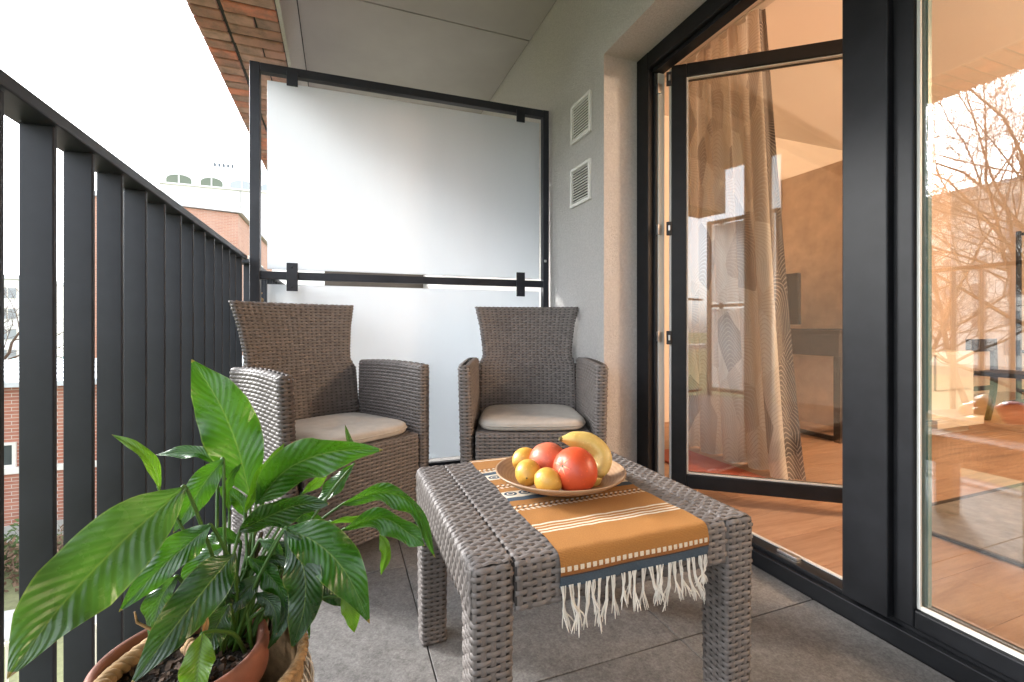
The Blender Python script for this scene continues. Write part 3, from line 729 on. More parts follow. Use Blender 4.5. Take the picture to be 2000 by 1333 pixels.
for lo, hi in (((.0725, -.020, z0 + .0605), (.080, -.0065, z1 - .0565)), ((.0805, -.020, z0 + .0605), (W - .063, -.0065, z0 + .067)), ((.0805, -.020, z1 - .063), (W - .063, -.0065, z1 - .0565))):
    lbox('glazing_bead', lo, hi, 'gasket', bev=.001)
for z in (.75, 1.235, 1.90):
    h = lbox('hinge', (-.012, -.034, z - .03), (.0095, -.0225, z + .03), 'gasket_dark', bev=.002); lbox('hinge_pin', (-.004, -.046, z - .012), (.004, -.0345, z + .012), 'steel', h, bev=.002)

# ------------------------------------------------------------------ room behind the glass
FZ = .030
RY0, RY1, RX1, RC = -1.6, 3.0, 7.4, 2.50
rf_ = struct(box('room_floor', (1.386, RY0, -.2), (RX1, RY1, FZ - .0145), 'grout', bev=0))
k0 = -13
for k in range(k0, 14):
    ya, yb = .658 + .182 * k, .658 + .182 * (k + 1)
    ya, yb = max(ya, RY0 + .001), min(yb, RY1 - .001)
    if yb - ya < .02: continue
    x = 1.388 - (k * .47) % 1.3
    while x < RX1:
        a, b = max(x, 1.388), min(x + 1.3, RX1 - .001)
        if b - a > .03: box('plank', (a + .0006, ya + .0006, FZ - .0140), (b - .0006, yb - .0006, FZ), 'oak_plank', rf_, bev=.0012)
        x += 1.3
struct(box('room_ceiling', (1.43, RY0, RC), (RX1, RY1, RC + .06), 'room_ceiling', bev=0))
for lab, lo, hi in (('plain warm room wall behind the desk and wardrobe', (1.43, RY1, -.2), (RX1, RY1 + .1, RC + .06)), ('plain room wall facing the balcony glazing', (RX1, RY0 - .1, -.2), (RX1 + .1, RY1 + .1, RC + .06)),
                    ('room wall at the end of the long window', (1.43, RY0 - .1, -.2), (RX1, RY0, RC + .06))):
    tag(box('room_wall', lo, hi, 'room_wall', bev=0), lab, 'wall')
# curtain pulled to the side of the door
nu, nv = 150, 26; P = np.zeros((nu, nv, 3)); UV = np.zeros((nu * nv, 2))
for i in range(nu):
    s = i / (nu - 1)
    for j in range(nv):
        z = FZ + .012 + (RC - .01 - FZ - .012) * j / (nv - 1); f = j / (nv - 1)
        ytop = 2.46 - s * .68; ybot = 2.44 - s * .86
        y = ybot + (ytop - ybot) * f ** .8
        am = .026 + .020 * (1 - f)
        ph = s * 2 * math.pi * 5.2 + .5 * math.sin(s * 9 + .8 * f)
        P[i, j] = (2.085 + am * math.sin(ph) + .012 * math.sin(3.1 * s * 6.28 + 2 * f), y + .014 * math.sin(2 * ph), z); UV[i * nv + j] = (s * 1.55, z)
g = G().grid(P); c = g.out('curtain', 'curtain', None, True, base=(2.085, 2.1, FZ), uv=UV)
tag(c, 'floor length leaf patterned curtain hanging behind the open door leaf', 'curtain')
t = thing('curtain_track', 'slim white ceiling track carrying the patterned curtain', 'track', (2.085, 1, RC)); box('rail', (2.06, -1.4, RC - .011), (2.11, 2.9, RC - .0005), 'white_lacquer', t)
# desk, screen, wardrobe
t = thing('desk', 'dark brown desk with a drawer box below the black television', 'desk', (3.4, 2.5, FZ))
box('top', (3.05, 2.03, .745), (3.68, 2.98, .775), 'dark_wood', t); box('drawer', (3.07, 2.05, .60), (3.66, 2.97, .7445), 'dark_wood', t)
box('back_panel', (3.35, 2.06, FZ + .04), (3.37, 2.96, .5995), 'brown_wood', t)
for y in (2.04, 2.93):
    for x in (3.07, 3.61): box('leg', (x, y, FZ), (x + .045, y + .045, .5995), 'dark_wood', t)
box('foot_rail', (3.08, 2.09, FZ + .005), (3.105, 2.925, FZ + .035), 'dark_wood', t)
t = thing('television', 'black flat television standing on the dark desk behind the curtain', 'television', (3.4, 2.75, .775))
box('screen', (3.385, 2.575, .815), (3.42, 3.0 - .01, 1.225), 'tv', t, bev=.004); box('stand', (3.33, 2.70, .7755), (3.47, 2.88, .787), 'tv', t); box('neck', (3.395, 2.76, .787), (3.415, 2.82, .816), 'tv', t)
t = thing('tray', 'flat black tray lying at the edge of the dark desk', 'tray', (3.2, 2.2, .776)); box('plate', (3.10, 2.14, .7755), (3.34, 2.42, .784), 'tv', t, bev=.003)
t = thing('wardrobe', 'tall plain brown wardrobe against the room wall', 'wardrobe', (4.1, 2.7, FZ))
box('carcass', (3.73, 2.35, FZ + .06), (4.9, 2.995, 2.12), 'brown_wood', t); box('plinth', (3.76, 2.38, FZ), (4.87, 2.99, FZ + .0595), 'dark_wood', t)
for i in range(2): d = box('door', (3.735 + i * .585, 2.328, FZ + .065), (4.312 + i * .583, 2.3495, 2.115), 'brown_wood', t); box('handle', (4.27 + i * .10, 2.31, 1.0), (4.285 + i * .10, 2.3275, 1.2), 'steel', d)
t = thing('low_cabinet', 'low cream cabinet with an open base beside the dark dining chair', 'cabinet', (4.2, 2.0, FZ))
box('body', (3.86, 1.95, FZ + .12), (4.38, 2.30, .62), 'white_lacquer', t); box('base', (3.86, 1.97, FZ), (4.36, 2.28, FZ + .06), 'white_lacquer', t); box('shelf', (3.84, 1.90, FZ + .0605), (4.40, 2.30, FZ + .1195), 'white_lacquer', t)
box('drawer_front', (3.90, 1.935, .35), (4.34, 1.9495, .60), 'white_lacquer', t)
t = thing('dining_chair', 'dark wooden chair with splayed legs on the oak floor', 'chair', (4.78, 1.9, FZ))
for x, sx in ((4.61, -1), (4.95, 1)):
    for y, top in ((2.08, .70), (1.74, .42)):
        P = spline([(x + sx * .03, y + (.05 if y > 2 else -.03), FZ), (x, y, .30), (x, y, top)], 8); G().tube(P, [.021, .022, .023, .024, .025, .025, .024, .022], 6).out('leg', 'dark_wood', t)
box('seat', (4.59, 1.72, .42), (4.97, 2.055, .455), 'dark_wood', t, bev=.008); box('backrest', (4.635, 2.065, .60), (4.925, 2.09, .70), 'dark_wood', t, bev=.006)
box('stretcher', (4.635, 2.07, .29), (4.925, 2.09, .325), 'dark_wood', t)
t = thing('clothes_rack', 'black tubular clothes rack at the far end of the room', 'rack', (6.3, 2.3, FZ))
for y in (1.62, 2.48): G().tube([(6.35, y, FZ), (6.35, y, 1.75)], .022, 8).out('post', 'metal', t); G().tube([(6.1, y, FZ + .02), (6.6, y, FZ + .02)], .02, 8).out('foot', 'metal', t)
for z in (.16, .55, 1.72): G().tube([(6.35, 1.62, z), (6.35, 2.48, z)], .016, 8).out('rail', 'metal', t)
t = thing('rug', 'grey brown low pile rug with a dark bound edge on the oak floor', 'rug', (2.7, .3, FZ))
box('pile', (2.055, -1.2, FZ + .0005), (3.30, 1.18, FZ + .010), 'rug', t, bev=.003)
for lo, hi in (((2.035, -1.22, FZ + .0005), (2.0545, 1.20, FZ + .012)), ((3.3005, -1.22, FZ + .0005), (3.32, 1.20, FZ + .012)), ((2.055, 1.1805, FZ + .0005), (3.30, 1.20, FZ + .012))):
    box('binding', lo, hi, 'dark_wood', t, bev=.003)
t = thing('shoe_mat', 'flat red brown mat on the floor behind the open door leaf', 'mat', (2.2, 1.75, FZ))
box('mat', (1.72, 1.60, FZ + .0005), (2.0, 2.3, FZ + .012), 'red_box', t, bev=.003)
# the lit lamp whose glow fills the room
t = thing('pendant_lamp', 'warm lit round pendant lamp hanging from the room ceiling', 'lamp', (3.9, -.55, 2.2))
g = G().lathe([(.001, 2.10), (.09, 2.115), (.15, 2.16), (.16, 2.20), (.15, 2.24), (.09, 2.285), (.02, 2.30)], 28, (3.9, -.55, 0)); g.out('shade', 'lamp_glow', t, True)
G().tube([(3.9, -.55, 2.30), (3.9, -.55, RC)], .006, 6).out('cord', 'metal', t)
pl = bpy.data.lights.new('lamp_light', 'POINT'); pl.energy = 52; pl.color = (1, .74, .55); pl.shadow_soft_size = .17
po = bpy.data.objects.new('lamp_light', pl); COL.objects.link(po); po.location = (3.9, -.55, 2.04)
#==FURNITURE==
# ------------------------------------------------------------------ woven surfaces
def weave(g, surf, NU, NV, amp, closed=False, half=.98):
    """plain weave over a surface surf(U,V)->xyz; U is the long way of the strands. Real strand geometry."""
    eps = 1e-3
    def frame(U, V):
        P = surf(U, V); a = surf(U + eps, V) - surf(U - eps, V); b = surf(U, V + eps) - surf(U, V - eps)
        n = np.cross(a, b); n /= np.linalg.norm(n, axis=-1)[..., None] + 1e-12; return P, n
    I, J = np.meshgrid(np.arange(NU), np.arange(NV), indexing='ij'); I, J = I.ravel(), J.ravel()
    def patches(sel, hu, hv, S, T, hf):
        i, j = I[sel], J[sel]; ns, nt = len(S), len(T)
        U = (i[:, None, None] + .5 + hu * S[None, :, None] + 0 * T[None, None, :]) / NU
        V = (j[:, None, None] + .5 + hv * T[None, None, :] + 0 * S[None, :, None]) / NV
        if not closed: U = np.clip(U, .002, .998)
        V = np.clip(V, .002, .998)
        P, n = frame(U.ravel(), V.ravel()); h = (np.ones(len(i))[:, None, None] * hf(S[:, None], T[None, :])[None]).ravel()
        P = P + n * h[:, None] * amp
        F = []
        for k in range(len(i)):
            b = k * ns * nt
            for a in range(ns - 1):
                for c in range(nt - 1): F.append((b + a * nt + c, b + (a + 1) * nt + c, b + (a + 1) * nt + c + 1, b + a * nt + c + 1))
        g.add(P, F)
    even = (I + J) % 2 == 0
    patches(even, half, .37, np.array([-1, -.62, 0, .62, 1]), np.array([-1, -.5, .5, 1.]), lambda s, t: 1.35 * np.cos(s * math.pi / 2) - .45 - .75 * t ** 4)
    patches(~even, .30, .95, np.array([-1, 0, 1.]), np.array([-1, -.4, .4, 1.]), lambda s, t: .75 * np.cos(t * math.pi / 2) - .35 - .45 * s ** 2)
def sheet(g, surf, nu, nv, off=0):
    U, V = np.meshgrid(np.linspace(0, 1, nu), np.linspace(0, 1, nv), indexing='ij'); P = surf(U.ravel(), V.ravel())
    if off:
        e = 1e-3; a = surf(U.ravel() + e, V.ravel()) - surf(U.ravel() - e, V.ravel()); b = surf(U.ravel(), V.ravel() + e) - surf(U.ravel(), V.ravel() - e)
        n = np.cross(a, b); n /= np.linalg.norm(n, axis=-1)[:, None] + 1e-12; P = P + n * off
    return g.grid(P.reshape(nu, nv, 3))
def rrect(W, T, r, n=8):
    """closed rounded rectangle, counter-clockwise; returns interpolator over 0..1 and its length"""
    pts = []
    for cx, cy, a0 in ((W / 2 - r, -T / 2 + r, -90), (W / 2 - r, T / 2 - r, 0), (-W / 2 + r, T / 2 - r, 90), (-W / 2 + r, -T / 2 + r, 180)):
        for k in range(n + 1):
            a = R(a0 + 90 * k / n); pts.append((cx + r * math.cos(a), cy + r * math.sin(a)))
    pts.append(pts[0]); p = np.array(pts); s = np.r_[0, np.cumsum(np.linalg.norm(np.diff(p, axis=0), axis=1))]; L = s[-1]
    return (lambda u: (np.interp(np.mod(u, 1) * L, s, p[:, 0]), np.interp(np.mod(u, 1) * L, s, p[:, 1]))), L
def path_fn(p):
    p = np.array(p, float); s = np.r_[0, np.cumsum(np.linalg.norm(np.diff(p, axis=0), axis=1))]; L = s[-1]
    def f(t):
        q = np.clip(t, -.01, 1.01) * L; ex = np.minimum(q, 0) + np.maximum(q - L, 0)
        d0 = (p[1] - p[0]) / np.linalg.norm(p[1] - p[0]); d1 = (p[-1] - p[-2]) / np.linalg.norm(p[-1] - p[-2])
        return tuple(np.interp(q, s, p[:, i]) + np.where(ex < 0, d0[i], d1[i]) * ex for i in (0, 1))
    return f, L
def arc(c, r, a0, a1, n=6): return [(c[0] + r * math.cos(R(a)), c[1] + r * math.sin(R(a))) for a in np.linspace(a0, a1, n)]
def even(x): return max(2, int(round(x / 2)) * 2)
PU, PV, AMP = .0168, .0118, .0030
def woven(name, surf, lu, lv, parent, closed, pu=PU, pv=PV, amp=AMP, nu=24, nv=10):
    g = G(); weave(g, surf, even(lu / pu), max(2, int(round(lv / pv))), amp, closed); o = g.out_raw(name, 'wicker', parent)
    o['kind'] = 'stuff'
    g = G(); sheet(g, surf, nu, nv, -amp * 1.25); g.out_raw('core', 'wicker_core', o); return o
def out_raw(s, name, mat, parent):
    return mesh(name, np.concatenate(s.V), s.F, mat, parent, True, False)
G.out_raw = out_raw

# ------------------------------------------------------------------ table
TX0, TX1, TY0, TY1, TH = .186, .759, .668, 1.208, .430
tb = thing('coffee_table', 'square taupe rattan weave coffee table carrying the fruit plate', 'table', ((TX0 + TX1) / 2, (TY0 + TY1) / 2, 0))
hx, hy = (TX1 - TX0) / 2, (TY1 - TY0) / 2; LG = .070
for sx in (-1, 1):
    for sy in (-1, 1):
        rr, Lp = rrect(LG, LG, .010); cx, cy = sx * (hx - LG / 2 - .0005), sy * (hy - LG / 2 - .0005)
        def leg(U, V, cx=cx, cy=cy, rr=rr):
            x, y = rr(U); z = V * (TH - .0005); k = np.where(z > TH - .012, np.sqrt(np.clip(1 - ((z - (TH - .012)) / .0118) ** 2, .02, 1)), 1)
            k = 1 - (1 - k) * .26; ta = .90 + .10 * V
            return np.stack([cx + x * k * ta, cy + y * k * ta, z], -1)
        woven('leg', leg, Lp, TH, tb, True)
SW = .0715; AP = .080; r = .012
for sx in (-1, 1):
    prof = [(-hx, TH - AP), (-hx, TH - r)] + arc((-hx + r, TH - r), r, 180, 90) + [(-hx + SW - .0015, TH)] + arc((-hx + SW - .0015, TH - .0015), .0015, 90, 0, 4) + [(-hx + SW, TH - .02)]
    f, Lp = path_fn(prof)
    def strip(U, V, f=f, sx=sx):
        x, z = f(U if sx < 0 else 1 - U); return np.stack([-sx * x * -1 if False else (x if sx < 0 else -x), (-hy + .0055) + (2 * hy - .011) * V, z], -1)
    woven('top_strip', strip, Lp, 2 * hy, tb, False, nu=40, nv=4)
prof = [(-hy - .001, TH - AP), (-hy - .001, TH - r)] + arc((-hy - .001 + r, TH - r), r, 180, 90) + arc((hy + .001 - r, TH - r), r, 90, 0) + [(hy + .001, TH - AP)]
f, Lp = path_fn(prof)
def centre(U, V): y, z = f(V); return np.stack([-hx + SW - .0008 + (2 * hx - 2 * SW + .0016) * U, y, z], -1)
woven('top_panel', centre, 2 * (hx - SW), Lp, tb, False, nu=4, nv=40)
G().box(np.array([-hx + .012, -hy + .012, TH - AP + .006]), np.array([hx - .012, hy - .012, TH - .006]), .004).out('under_panel', 'wicker_core', tb, world=False)

# ------------------------------------------------------------------ armchair (front is local -y)
def make_chair(label, loc, rz):
    t = thing('armchair', label, 'armchair', loc, rz, 'rattan armchairs')
    # back
    BW, BT = .46, .042; rr, Lp = rrect(BW, BT, .019)
    zz = [.04, .40, .615, .655, .70, .80, .90]; ww = [.47, .475, .475, .436, .440, .468, .516]
    def back(U, V):
        x, y = rr(U); z = .04 + .86 * V; w = np.interp(z, zz, ww); k = np.where(z > .88, np.sqrt(np.clip(1 - ((z - .88) / .0205) ** 2, .02, 1)), 1)
        X = x * w / BW; lean = .205 + np.where(z > .38, (z - .38) * .155, 0) + .012 * np.clip((z - .6) / .3, 0, 1) ** 2
        return np.stack([X, y * k + lean - .030 * (2 * X / .46) ** 2, z], -1)
    woven('backrest', back, Lp, .86, t, True, pu=.0195, pv=.0132, amp=.0038, nu=44, nv=30)
    AT = .05
    for sx in (-1, 1):
        Ln = .455; rr2, Lq = rrect(AT, Ln, .018)
        def arm(U, V, sx=sx, rr2=rr2):
            x, y = rr2(U); z = .65 * V; k = np.where(z > .634, np.clip(1 - ((z - .634) / .0163) ** 2.6, .03, 1), 1)
            front = np.clip(-y / .25, 0, 1)
            taper = 1 - .10 * V * (y < 0)
            zz2 = z + .010 * np.cos(y / .25 * math.pi / 2) * V - .0
            return np.stack([sx * (.250 + .010 * V) + x * k + sx * .012 * np.clip(-y / .25, 0, 1) * V, y * taper - .040, zz2], -1)
        woven('arm', arm, Lq, .65, t, True, pu=.0195, pv=.0132, amp=.0038, nu=44, nv=26)
    # front apron wrapping onto the seat deck
    pr = [(-.258, .05), (-.258, .375)] + arc((-.246, .375), .012, 180, 90, 5) + [(.19, .387)]
    f2, Lr = path_fn(pr)
    def apron(U, V): y, z = f2(V); return np.stack([-.226 + .452 * U, y, z], -1)
    woven('seat', apron, .452, Lr, t, False, pu=.0195, pv=.0132, amp=.0038, nu=4, nv=24)
    G().box(np.array([-.224, -.248, .06]), np.array([.224, .19, .377]), .004).out('seat_box', 'wicker_core', t, world=False)
    return t
def cushion(label, loc, rz):
    t = thing('seat_cushion', label, 'cushion', loc, rz, 'seat cushions')
    n, m = 40, 9; ang = np.linspace(0, 2 * math.pi, n, endpoint=False); P = []
    for j in range(2 * m):                                  # superellipse pillow, back corners drawn in
        a = -1 + 2 * j / (2 * m - 1); k = (1 - abs(a) ** 3.2) ** .5 if abs(a) < 1 else 0
        ring = []
        for q in ang:
            c, s = math.cos(q), math.sin(q); e = .42; x = math.copysign(abs(c) ** e, c); y = math.copysign(abs(s) ** e, s)
            sc = .90 + .10 * k
            ring.append((x * .222 * sc * (1 - .10 * (y + 1) / 2), y * .206 * sc - .046, a * .021 + .021))
        P.append(ring)
    # caps made of inner rings so the top can sag
    top = []
    for f in np.linspace(1, 0, 9)[1:]:
        ring = []
        for v in P[-1]:
            sag = -.011 * (1 - f) ** 1.5 + .006 * math.sin(f * math.pi)
            ring.append((v[0] * f, (v[1] + .046) * f - .046, v[2] + sag + .0016 * math.sin(v[0] * 60 + v[1] * 30) * f))
        top.append(ring)
    A = np.array(P + top).transpose(1, 0, 2)
    g = G().grid(A, closed_u=True); g.out('cover', 'cushion', t, True, world=False)
    rg = [np.array([v[0] * 1.008, (v[1] + .046) * 1.008 - .046, .021]) for v in P[m]]; rg.append(rg[0])
    G().tube(rg, .0025, 5, False).out('piping', 'cushion', t, True, world=False)
    return t
c1 = make_chair('taupe rattan armchair turned sideways behind the leafy plant by the railing', (-.04, 1.885, 0), R(29.7))
c2 = copy_tree(c1); c2.location = (.785, 1.862, 0); c2.rotation_euler = (0, 0, R(-19.5)); c2['label'] = 'taupe rattan armchair standing square in the corner by the plaster wall'
for c, lab in ((c1, 'beige seat cushion on the armchair beside the railing'), (c2, 'beige seat cushion on the armchair by the plaster wall')):
    cushion(lab, (c.location.x, c.location.y, .3905), c.rotation_euler.z)

# ------------------------------------------------------------------ table runner
rn = thing('table_runner', 'ochre woven table runner with blue and cream stripes and cream fringe', 'runner', (.484, .94, TH))
RX0, RX1r, HANG = .331, .637, .056
zt = TH + .0035; yf, yb = TY0 - .0045, TY1 + .0045; rr_ = .014
prof = [(yf, zt - HANG), (yf - .002, zt - HANG * .5), (yf, zt - rr_)] + arc((yf + rr_, zt - rr_), rr_, 180, 90, 7) + [(yf + .1, zt), (yf + .25, zt), (yf + .4, zt)] + arc((yb - rr_, zt - rr_), rr_, 90, 0, 7) + [(yb, zt - .06)]
f3, Lrn = path_fn(prof); nu, nv = 40, 150; P = np.zeros((nu, nv, 3)); UV = np.zeros((nu * nv, 2))
for i in range(nu):
    for j in range(nv):
        v = j / (nv - 1); y, z = f3(v); y, z = float(y), float(z); s = v * Lrn; x = RX0 + (RX1r - RX0) * i / (nu - 1)
        wob = .0012 * math.sin(x * 40 + s * 13) + .0008 * math.sin(x * 95 - s * 31)
        if s > HANG * .9 and s < Lrn - .07: z += abs(wob) * .6
        else: y -= .0016 * (1 + math.sin(x * 37)) * max(0, 1 - s / HANG) if s < .1 else -abs(wob)
        P[i, j] = (x + .0025 * math.sin(s * 20) + .0012 * math.sin(s * 70), y, z); UV[i * nv + j] = (i / (nu - 1) * (RX1r - RX0), s)
g = G().grid(P); g.grid(P + np.array([0, 0, -.0012]))
g.out('cloth', 'runner_cloth', rn, True, uv=np.vstack([UV, UV]))
rnd = random.Random(5); nt = 22
for k in range(nt):
    x = RX0 + .006 + (RX1r - RX0 - .012) * k / (nt - 1) + rnd.uniform(-.004, .004); g = G(); L0 = rnd.uniform(.045, .080); dx = rnd.gauss(0, .006); dy = rnd.uniform(-.008, .002)
    top = np.array([x, yf - .003, zt - HANG + .002]); kn = top + np.array([dx * .35, dy * .4, -L0 * .55])
    for m in range(6):
        o = np.array([rnd.gauss(0, .0012), rnd.gauss(0, .0012), 0]); spread = np.array([rnd.gauss(0, .006), rnd.gauss(0, .004), rnd.uniform(-.006, .006)])
        st = top + np.array([rnd.uniform(-.0045, .0045), 0, 0])
        g.tube(spline([st, (st + kn) / 2 + np.array([rnd.gauss(0, .0012), rnd.gauss(0, .001), 0]), kn + o, top + np.array([dx, dy, -L0 * .8]) + o + spread * .6, top + np.array([dx * 1.2, dy, -L0]) + spread], 9), [.0010, .0010, .0012, .0013, .0014, .0013, .0013, .0012, .0008], 4)
    g.out('tassel', 'cream_yarn', rn, True)

# ------------------------------------------------------------------ plate and fruit
PC = np.array([.474, .945]); PZ = zt + .0015
pt = thing('wooden_plate', 'shallow turned wooden plate of fruit on the table runner', 'plate', (PC[0], PC[1], PZ))
prof = [(.001, .006), (.05, .0065), (.09, .011), (.125, .024), (.143, .0365), (.1465, .0385), (.149, .0375), (.1485, .0345), (.130, .0215), (.095, .007), (.07, .0015), (.055, 0), (.001, 0)]
G().lathe(prof, 72).out('dish', 'plate_wood', pt, True, world=False)
def ball(c, r, squash=1, nub=0, dimple=0, axis=(0, 0, 1), lump=.012, seed=0, k=40, m=26):
    q = np.random.default_rng(seed); ph = q.uniform(0, 6.28, 8); P = np.zeros((k, m, 3)); M_ = np.array(Vector(axis).normalized().to_track_quat('Z', 'Y').to_matrix())
    for i in range(k):
        a = 2 * math.pi * i / k
        for j in range(m):
            b = math.pi * j / (m - 1); rad = r * (1 + lump * (math.sin(2 * a + ph[0]) * math.sin(b) + math.sin(3 * a + ph[1]) * math.sin(2 * b) + .6 * math.sin(3 * b + ph[2])))
            z = math.cos(b) * rad * squash
            if nub: z += r * nub * (math.exp(-(b / .20) ** 2) - .6 * math.exp(-((math.pi - b) / .24) ** 2)); 
            if dimple: z -= r * dimple * math.exp(-(b / .22) ** 2)
            P[i, j] = np.array([math.cos(a) * math.sin(b) * rad, math.sin(a) * math.sin(b) * rad, z])
    P = P @ M_.T + np.array(c); return P
simple('pith', (.80, .40, .20), .5); simple('navel', (.10, .075, .02), .8, 200, .4)
def fruit(name, label, c, r, mat, squash=1, nub=0, dimple=0, axis=(0, 0, 1), seed=0, group=None, stem=True):
    t = thing(name, label, 'fruit', (c[0], c[1], c[2] - r), 0, group); g = G().grid(ball(c, r, squash, nub, dimple, axis, .010, seed), closed_u=True); b = g.out('rind', mat, t, True)
    if stem:
        ax = np.array(Vector(axis).normalized()); p = np.array(c) + ax * r * (squash + (nub if nub > 0 else 0) - dimple) * .985
        G().grid(ball(p, r * .075, .5, axis=axis, k=10, m=7), closed_u=True).out('navel', 'navel', t, True)
        if dimple:
            q = random.Random(seed); g = G()
            e1 = np.cross(ax, [0, 0, 1]); e1 /= np.linalg.norm(e1); e2 = np.cross(ax, e1)
            for i in range(6):
                a = i * 1.047 + q.uniform(-.2, .2); pts = []
                for f in (.10, .18, .27, .36):
                    d = math.cos(a) * e1 + math.sin(a) * e2; pts.append(np.array(c) + (ax * math.cos(f * 1.15) * squash + d * math.sin(f * 1.15)) * r * (1.004 - dimple * math.exp(-(f * 1.15 / .22) ** 2)))
                g.tube(pts, [r * .02, r * .026, r * .02, r * .006], 4)
            g.out('crease', 'pith', b, True)
    return t
zp = PZ + .010
fruit('grapefruit', 'large orange red grapefruit at the front of the wooden plate', (.470, .866, zp + .047), .0492, 'grapefruit_red', .94, 0, .05, (-.90, -.36, .42), 1)
fruit('grapefruit', 'pinkish grapefruit behind the large red one on the plate', (.452, .962, zp + .0425), .0440, 'grapefruit_pink', .95, 0, 0, (.2, .5, .8), 2, None, False)
fruit('lemon', 'yellow lemon with a dark stem scar at the rim of the plate', (.386, .925, zp + .034), .0285, 'lemon', 1.12, .08, 0, (-.45, -.86, -.05), 3)
fruit('lemon', 'yellow lemon with its nipple turned to the grapefruit', (.407, .868, zp + .031), .0270, 'lemon', 1.08, .12, 0, (.62, -.72, -.28), 4, None, False)
fruit('lemon', 'yellow lemon mostly hidden behind the other lemons', (.414, 1.012, zp + .036), .028, 'lemon', 1.15, .1, 0, (.9, .2, .1), 6, None, False)
def banana(label, pts, r, seed):
    P = spline(pts, 26); t = thing('banana', label, 'banana', tuple(P[len(P) // 2] - np.array([0, 0, r])), 0, None)
    T = np.gradient(P, axis=0); T /= np.linalg.norm(T, axis=1)[:, None]; k = 20; rings = []
    A = np.cross(T[0], [.1, .2, 1]); A /= np.linalg.norm(A)
    for i in range(26):
        f = i / 25; A = A - T[i] * (A @ T[i]); A /= np.linalg.norm(A); B = np.cross(T[i], A)
        rad = r * (np.interp(f, [0, .05, .14, .30, .7, .90, .965, 1], [.26, .42, .80, 1, 1, .72, .40, .30]))
        ring = []
        for j in range(k):
            a = 2 * math.pi * j / k; e = 1 + .055 * math.cos(5 * a); ring.append(P[i] + rad * e * (math.cos(a) * A + math.sin(a) * B))
        rings.append(ring)
    G().grid(np.array(rings).transpose(1, 0, 2), closed_u=True).out('peel', 'banana', t, True)
    for e, q in ((0, 1), (-1, -1)):
        d = T[e] * (-q); G().tube([P[e] - d * .002, P[e] + d * .006], [r * .30, r * .20], 7).out('tip', 'navel', t)
W_ = 1.02
def bp(px, py, w): return at_w(px, py, w)
banana('pale yellow banana arching over the top of the fruit', [bp(1097, 858, 1.045), bp(1124, 860, 1.05), bp(1154, 868, 1.05), bp(1174, 889, 1.04), bp(1173, 914, 1.025), bp(1158, 930, 1.01)], .0225, 1)
banana('pale yellow banana lying under the arching one', [bp(1118, 886, 1.065), bp(1140, 893, 1.06), bp(1154, 904, 1.045), bp(1152, 919, 1.025), bp(1139, 931, 1.005)], .0195, 2)
banana('pale yellow banana lowest on the plate behind the red grapefruit', [bp(1118, 908, 1.09), bp(1142, 917, 1.075), bp(1160, 925, 1.05), bp(1158, 936, 1.02), bp(1142, 941, .995)], .018, 3)
#==PLANT==
# ------------------------------------------------------------------ potted plant
PX, PY, RZ = -.204, .752, .350          # pot axis and rim height
pot = thing('plant_pot', 'round terracotta pot with a thick rim standing in a fringed jute basket', 'pot', (PX, PY, .03))
prof = [(.001, 0), (.070, 0), (.074, .01), (.092, .270), (.0925, .272), (.1035, .274), (.1050, .280), (.1055, .306), (.1035, .318), (.098, .3215), (.0925, .318), (.0900, .305), (.0885, .262), (.001, .260)]
G().lathe(prof, 64).out('body', 'terracotta', pot, True, world=False)
so = G(); q = np.random.default_rng(3); k, m = 48, 16; P = np.zeros((k, m, 3))
for i in range(k):
    for j in range(m):
        rr_0 = .0885 * j / (m - 1); a = 2 * math.pi * i / k; P[i, j] = (PX + rr_0 * math.cos(a), PY + rr_0 * math.sin(a), .030 + .286 + (.0045 * q.random() if j else 0) + .006 * (1 - j / m))
so.grid(P, closed_u=True, flip=True).out('soil', 'soil', pot)
g = G()
for i in range(150):
    a, rr_0 = q.uniform(0, 6.28), .085 * math.sqrt(q.random()); s_ = q.uniform(.0015, .005); c = np.array([PX + rr_0 * math.cos(a), PY + rr_0 * math.sin(a), .030 + .293])
    Mx = np.array(Matrix.Rotation(q.uniform(0, 3), 3, Vector(q.normal(size=3)).normalized())); g.box(c - s_ * np.array([1, .8, .5]), c + s_ * np.array([1, .8, .5]), 0, rot=Mx)
simple('bark_chip', (.10, .065, .045), .95, 60, .6); o = g.out('bark_mulch', 'bark_chip', pot); o['kind'] = 'stuff'
bk = thing('jute_basket', 'cream fringed jute basket wrapped round the terracotta pot', 'basket', (-.178, .752, 0))
BX, BY = -.178, .752
G().lathe([(.001, .002), (.105, .002), (.112, .02), (.122, .18), (.127, .312), (.121, .315), (.116, .18), (.104, .024), (.001, .02)], 56).out('body', 'jute', bk, True, world=False)
cir = [(BX + .1255 * math.cos(a), BY + .1255 * math.sin(a), .318) for a in np.linspace(0, 2 * math.pi, 90)]
rope(G(), cir, .0075, .026, 3).out('braided_rim', 'jute', bk, True)
g = G(); rq = random.Random(9)
for i in range(260):
    a = rq.uniform(0, 6.283); z0 = rq.choice((.308, .285, .25, .21)); rb = .1275 + (z0 - .312) * .03; p = np.array([BX + rb * math.cos(a), BY + rb * math.sin(a), z0]); d = np.array([math.cos(a), math.sin(a), 0]); tt = np.array([-math.sin(a), math.cos(a), 0]); Ls = rq.uniform(.06, .11)
    g.tube(spline([p, p + d * rq.uniform(.006, .014) + tt * rq.gauss(0, .004) - np.array([0, 0, Ls * .35]), p + d * rq.uniform(.003, .016) + tt * rq.gauss(0, .012) - np.array([0, 0, Ls])], 6), [.0013, .0016, .0017, .0017, .0015, .0008], 4, False)
o = g.out('fringe', 'cream_yarn', bk, True); o['kind'] = 'stuff'
rp = thing('jute_rope', 'two thick twisted straw ropes crossing the soil in the pot', 'rope', (PX, PY, .325))
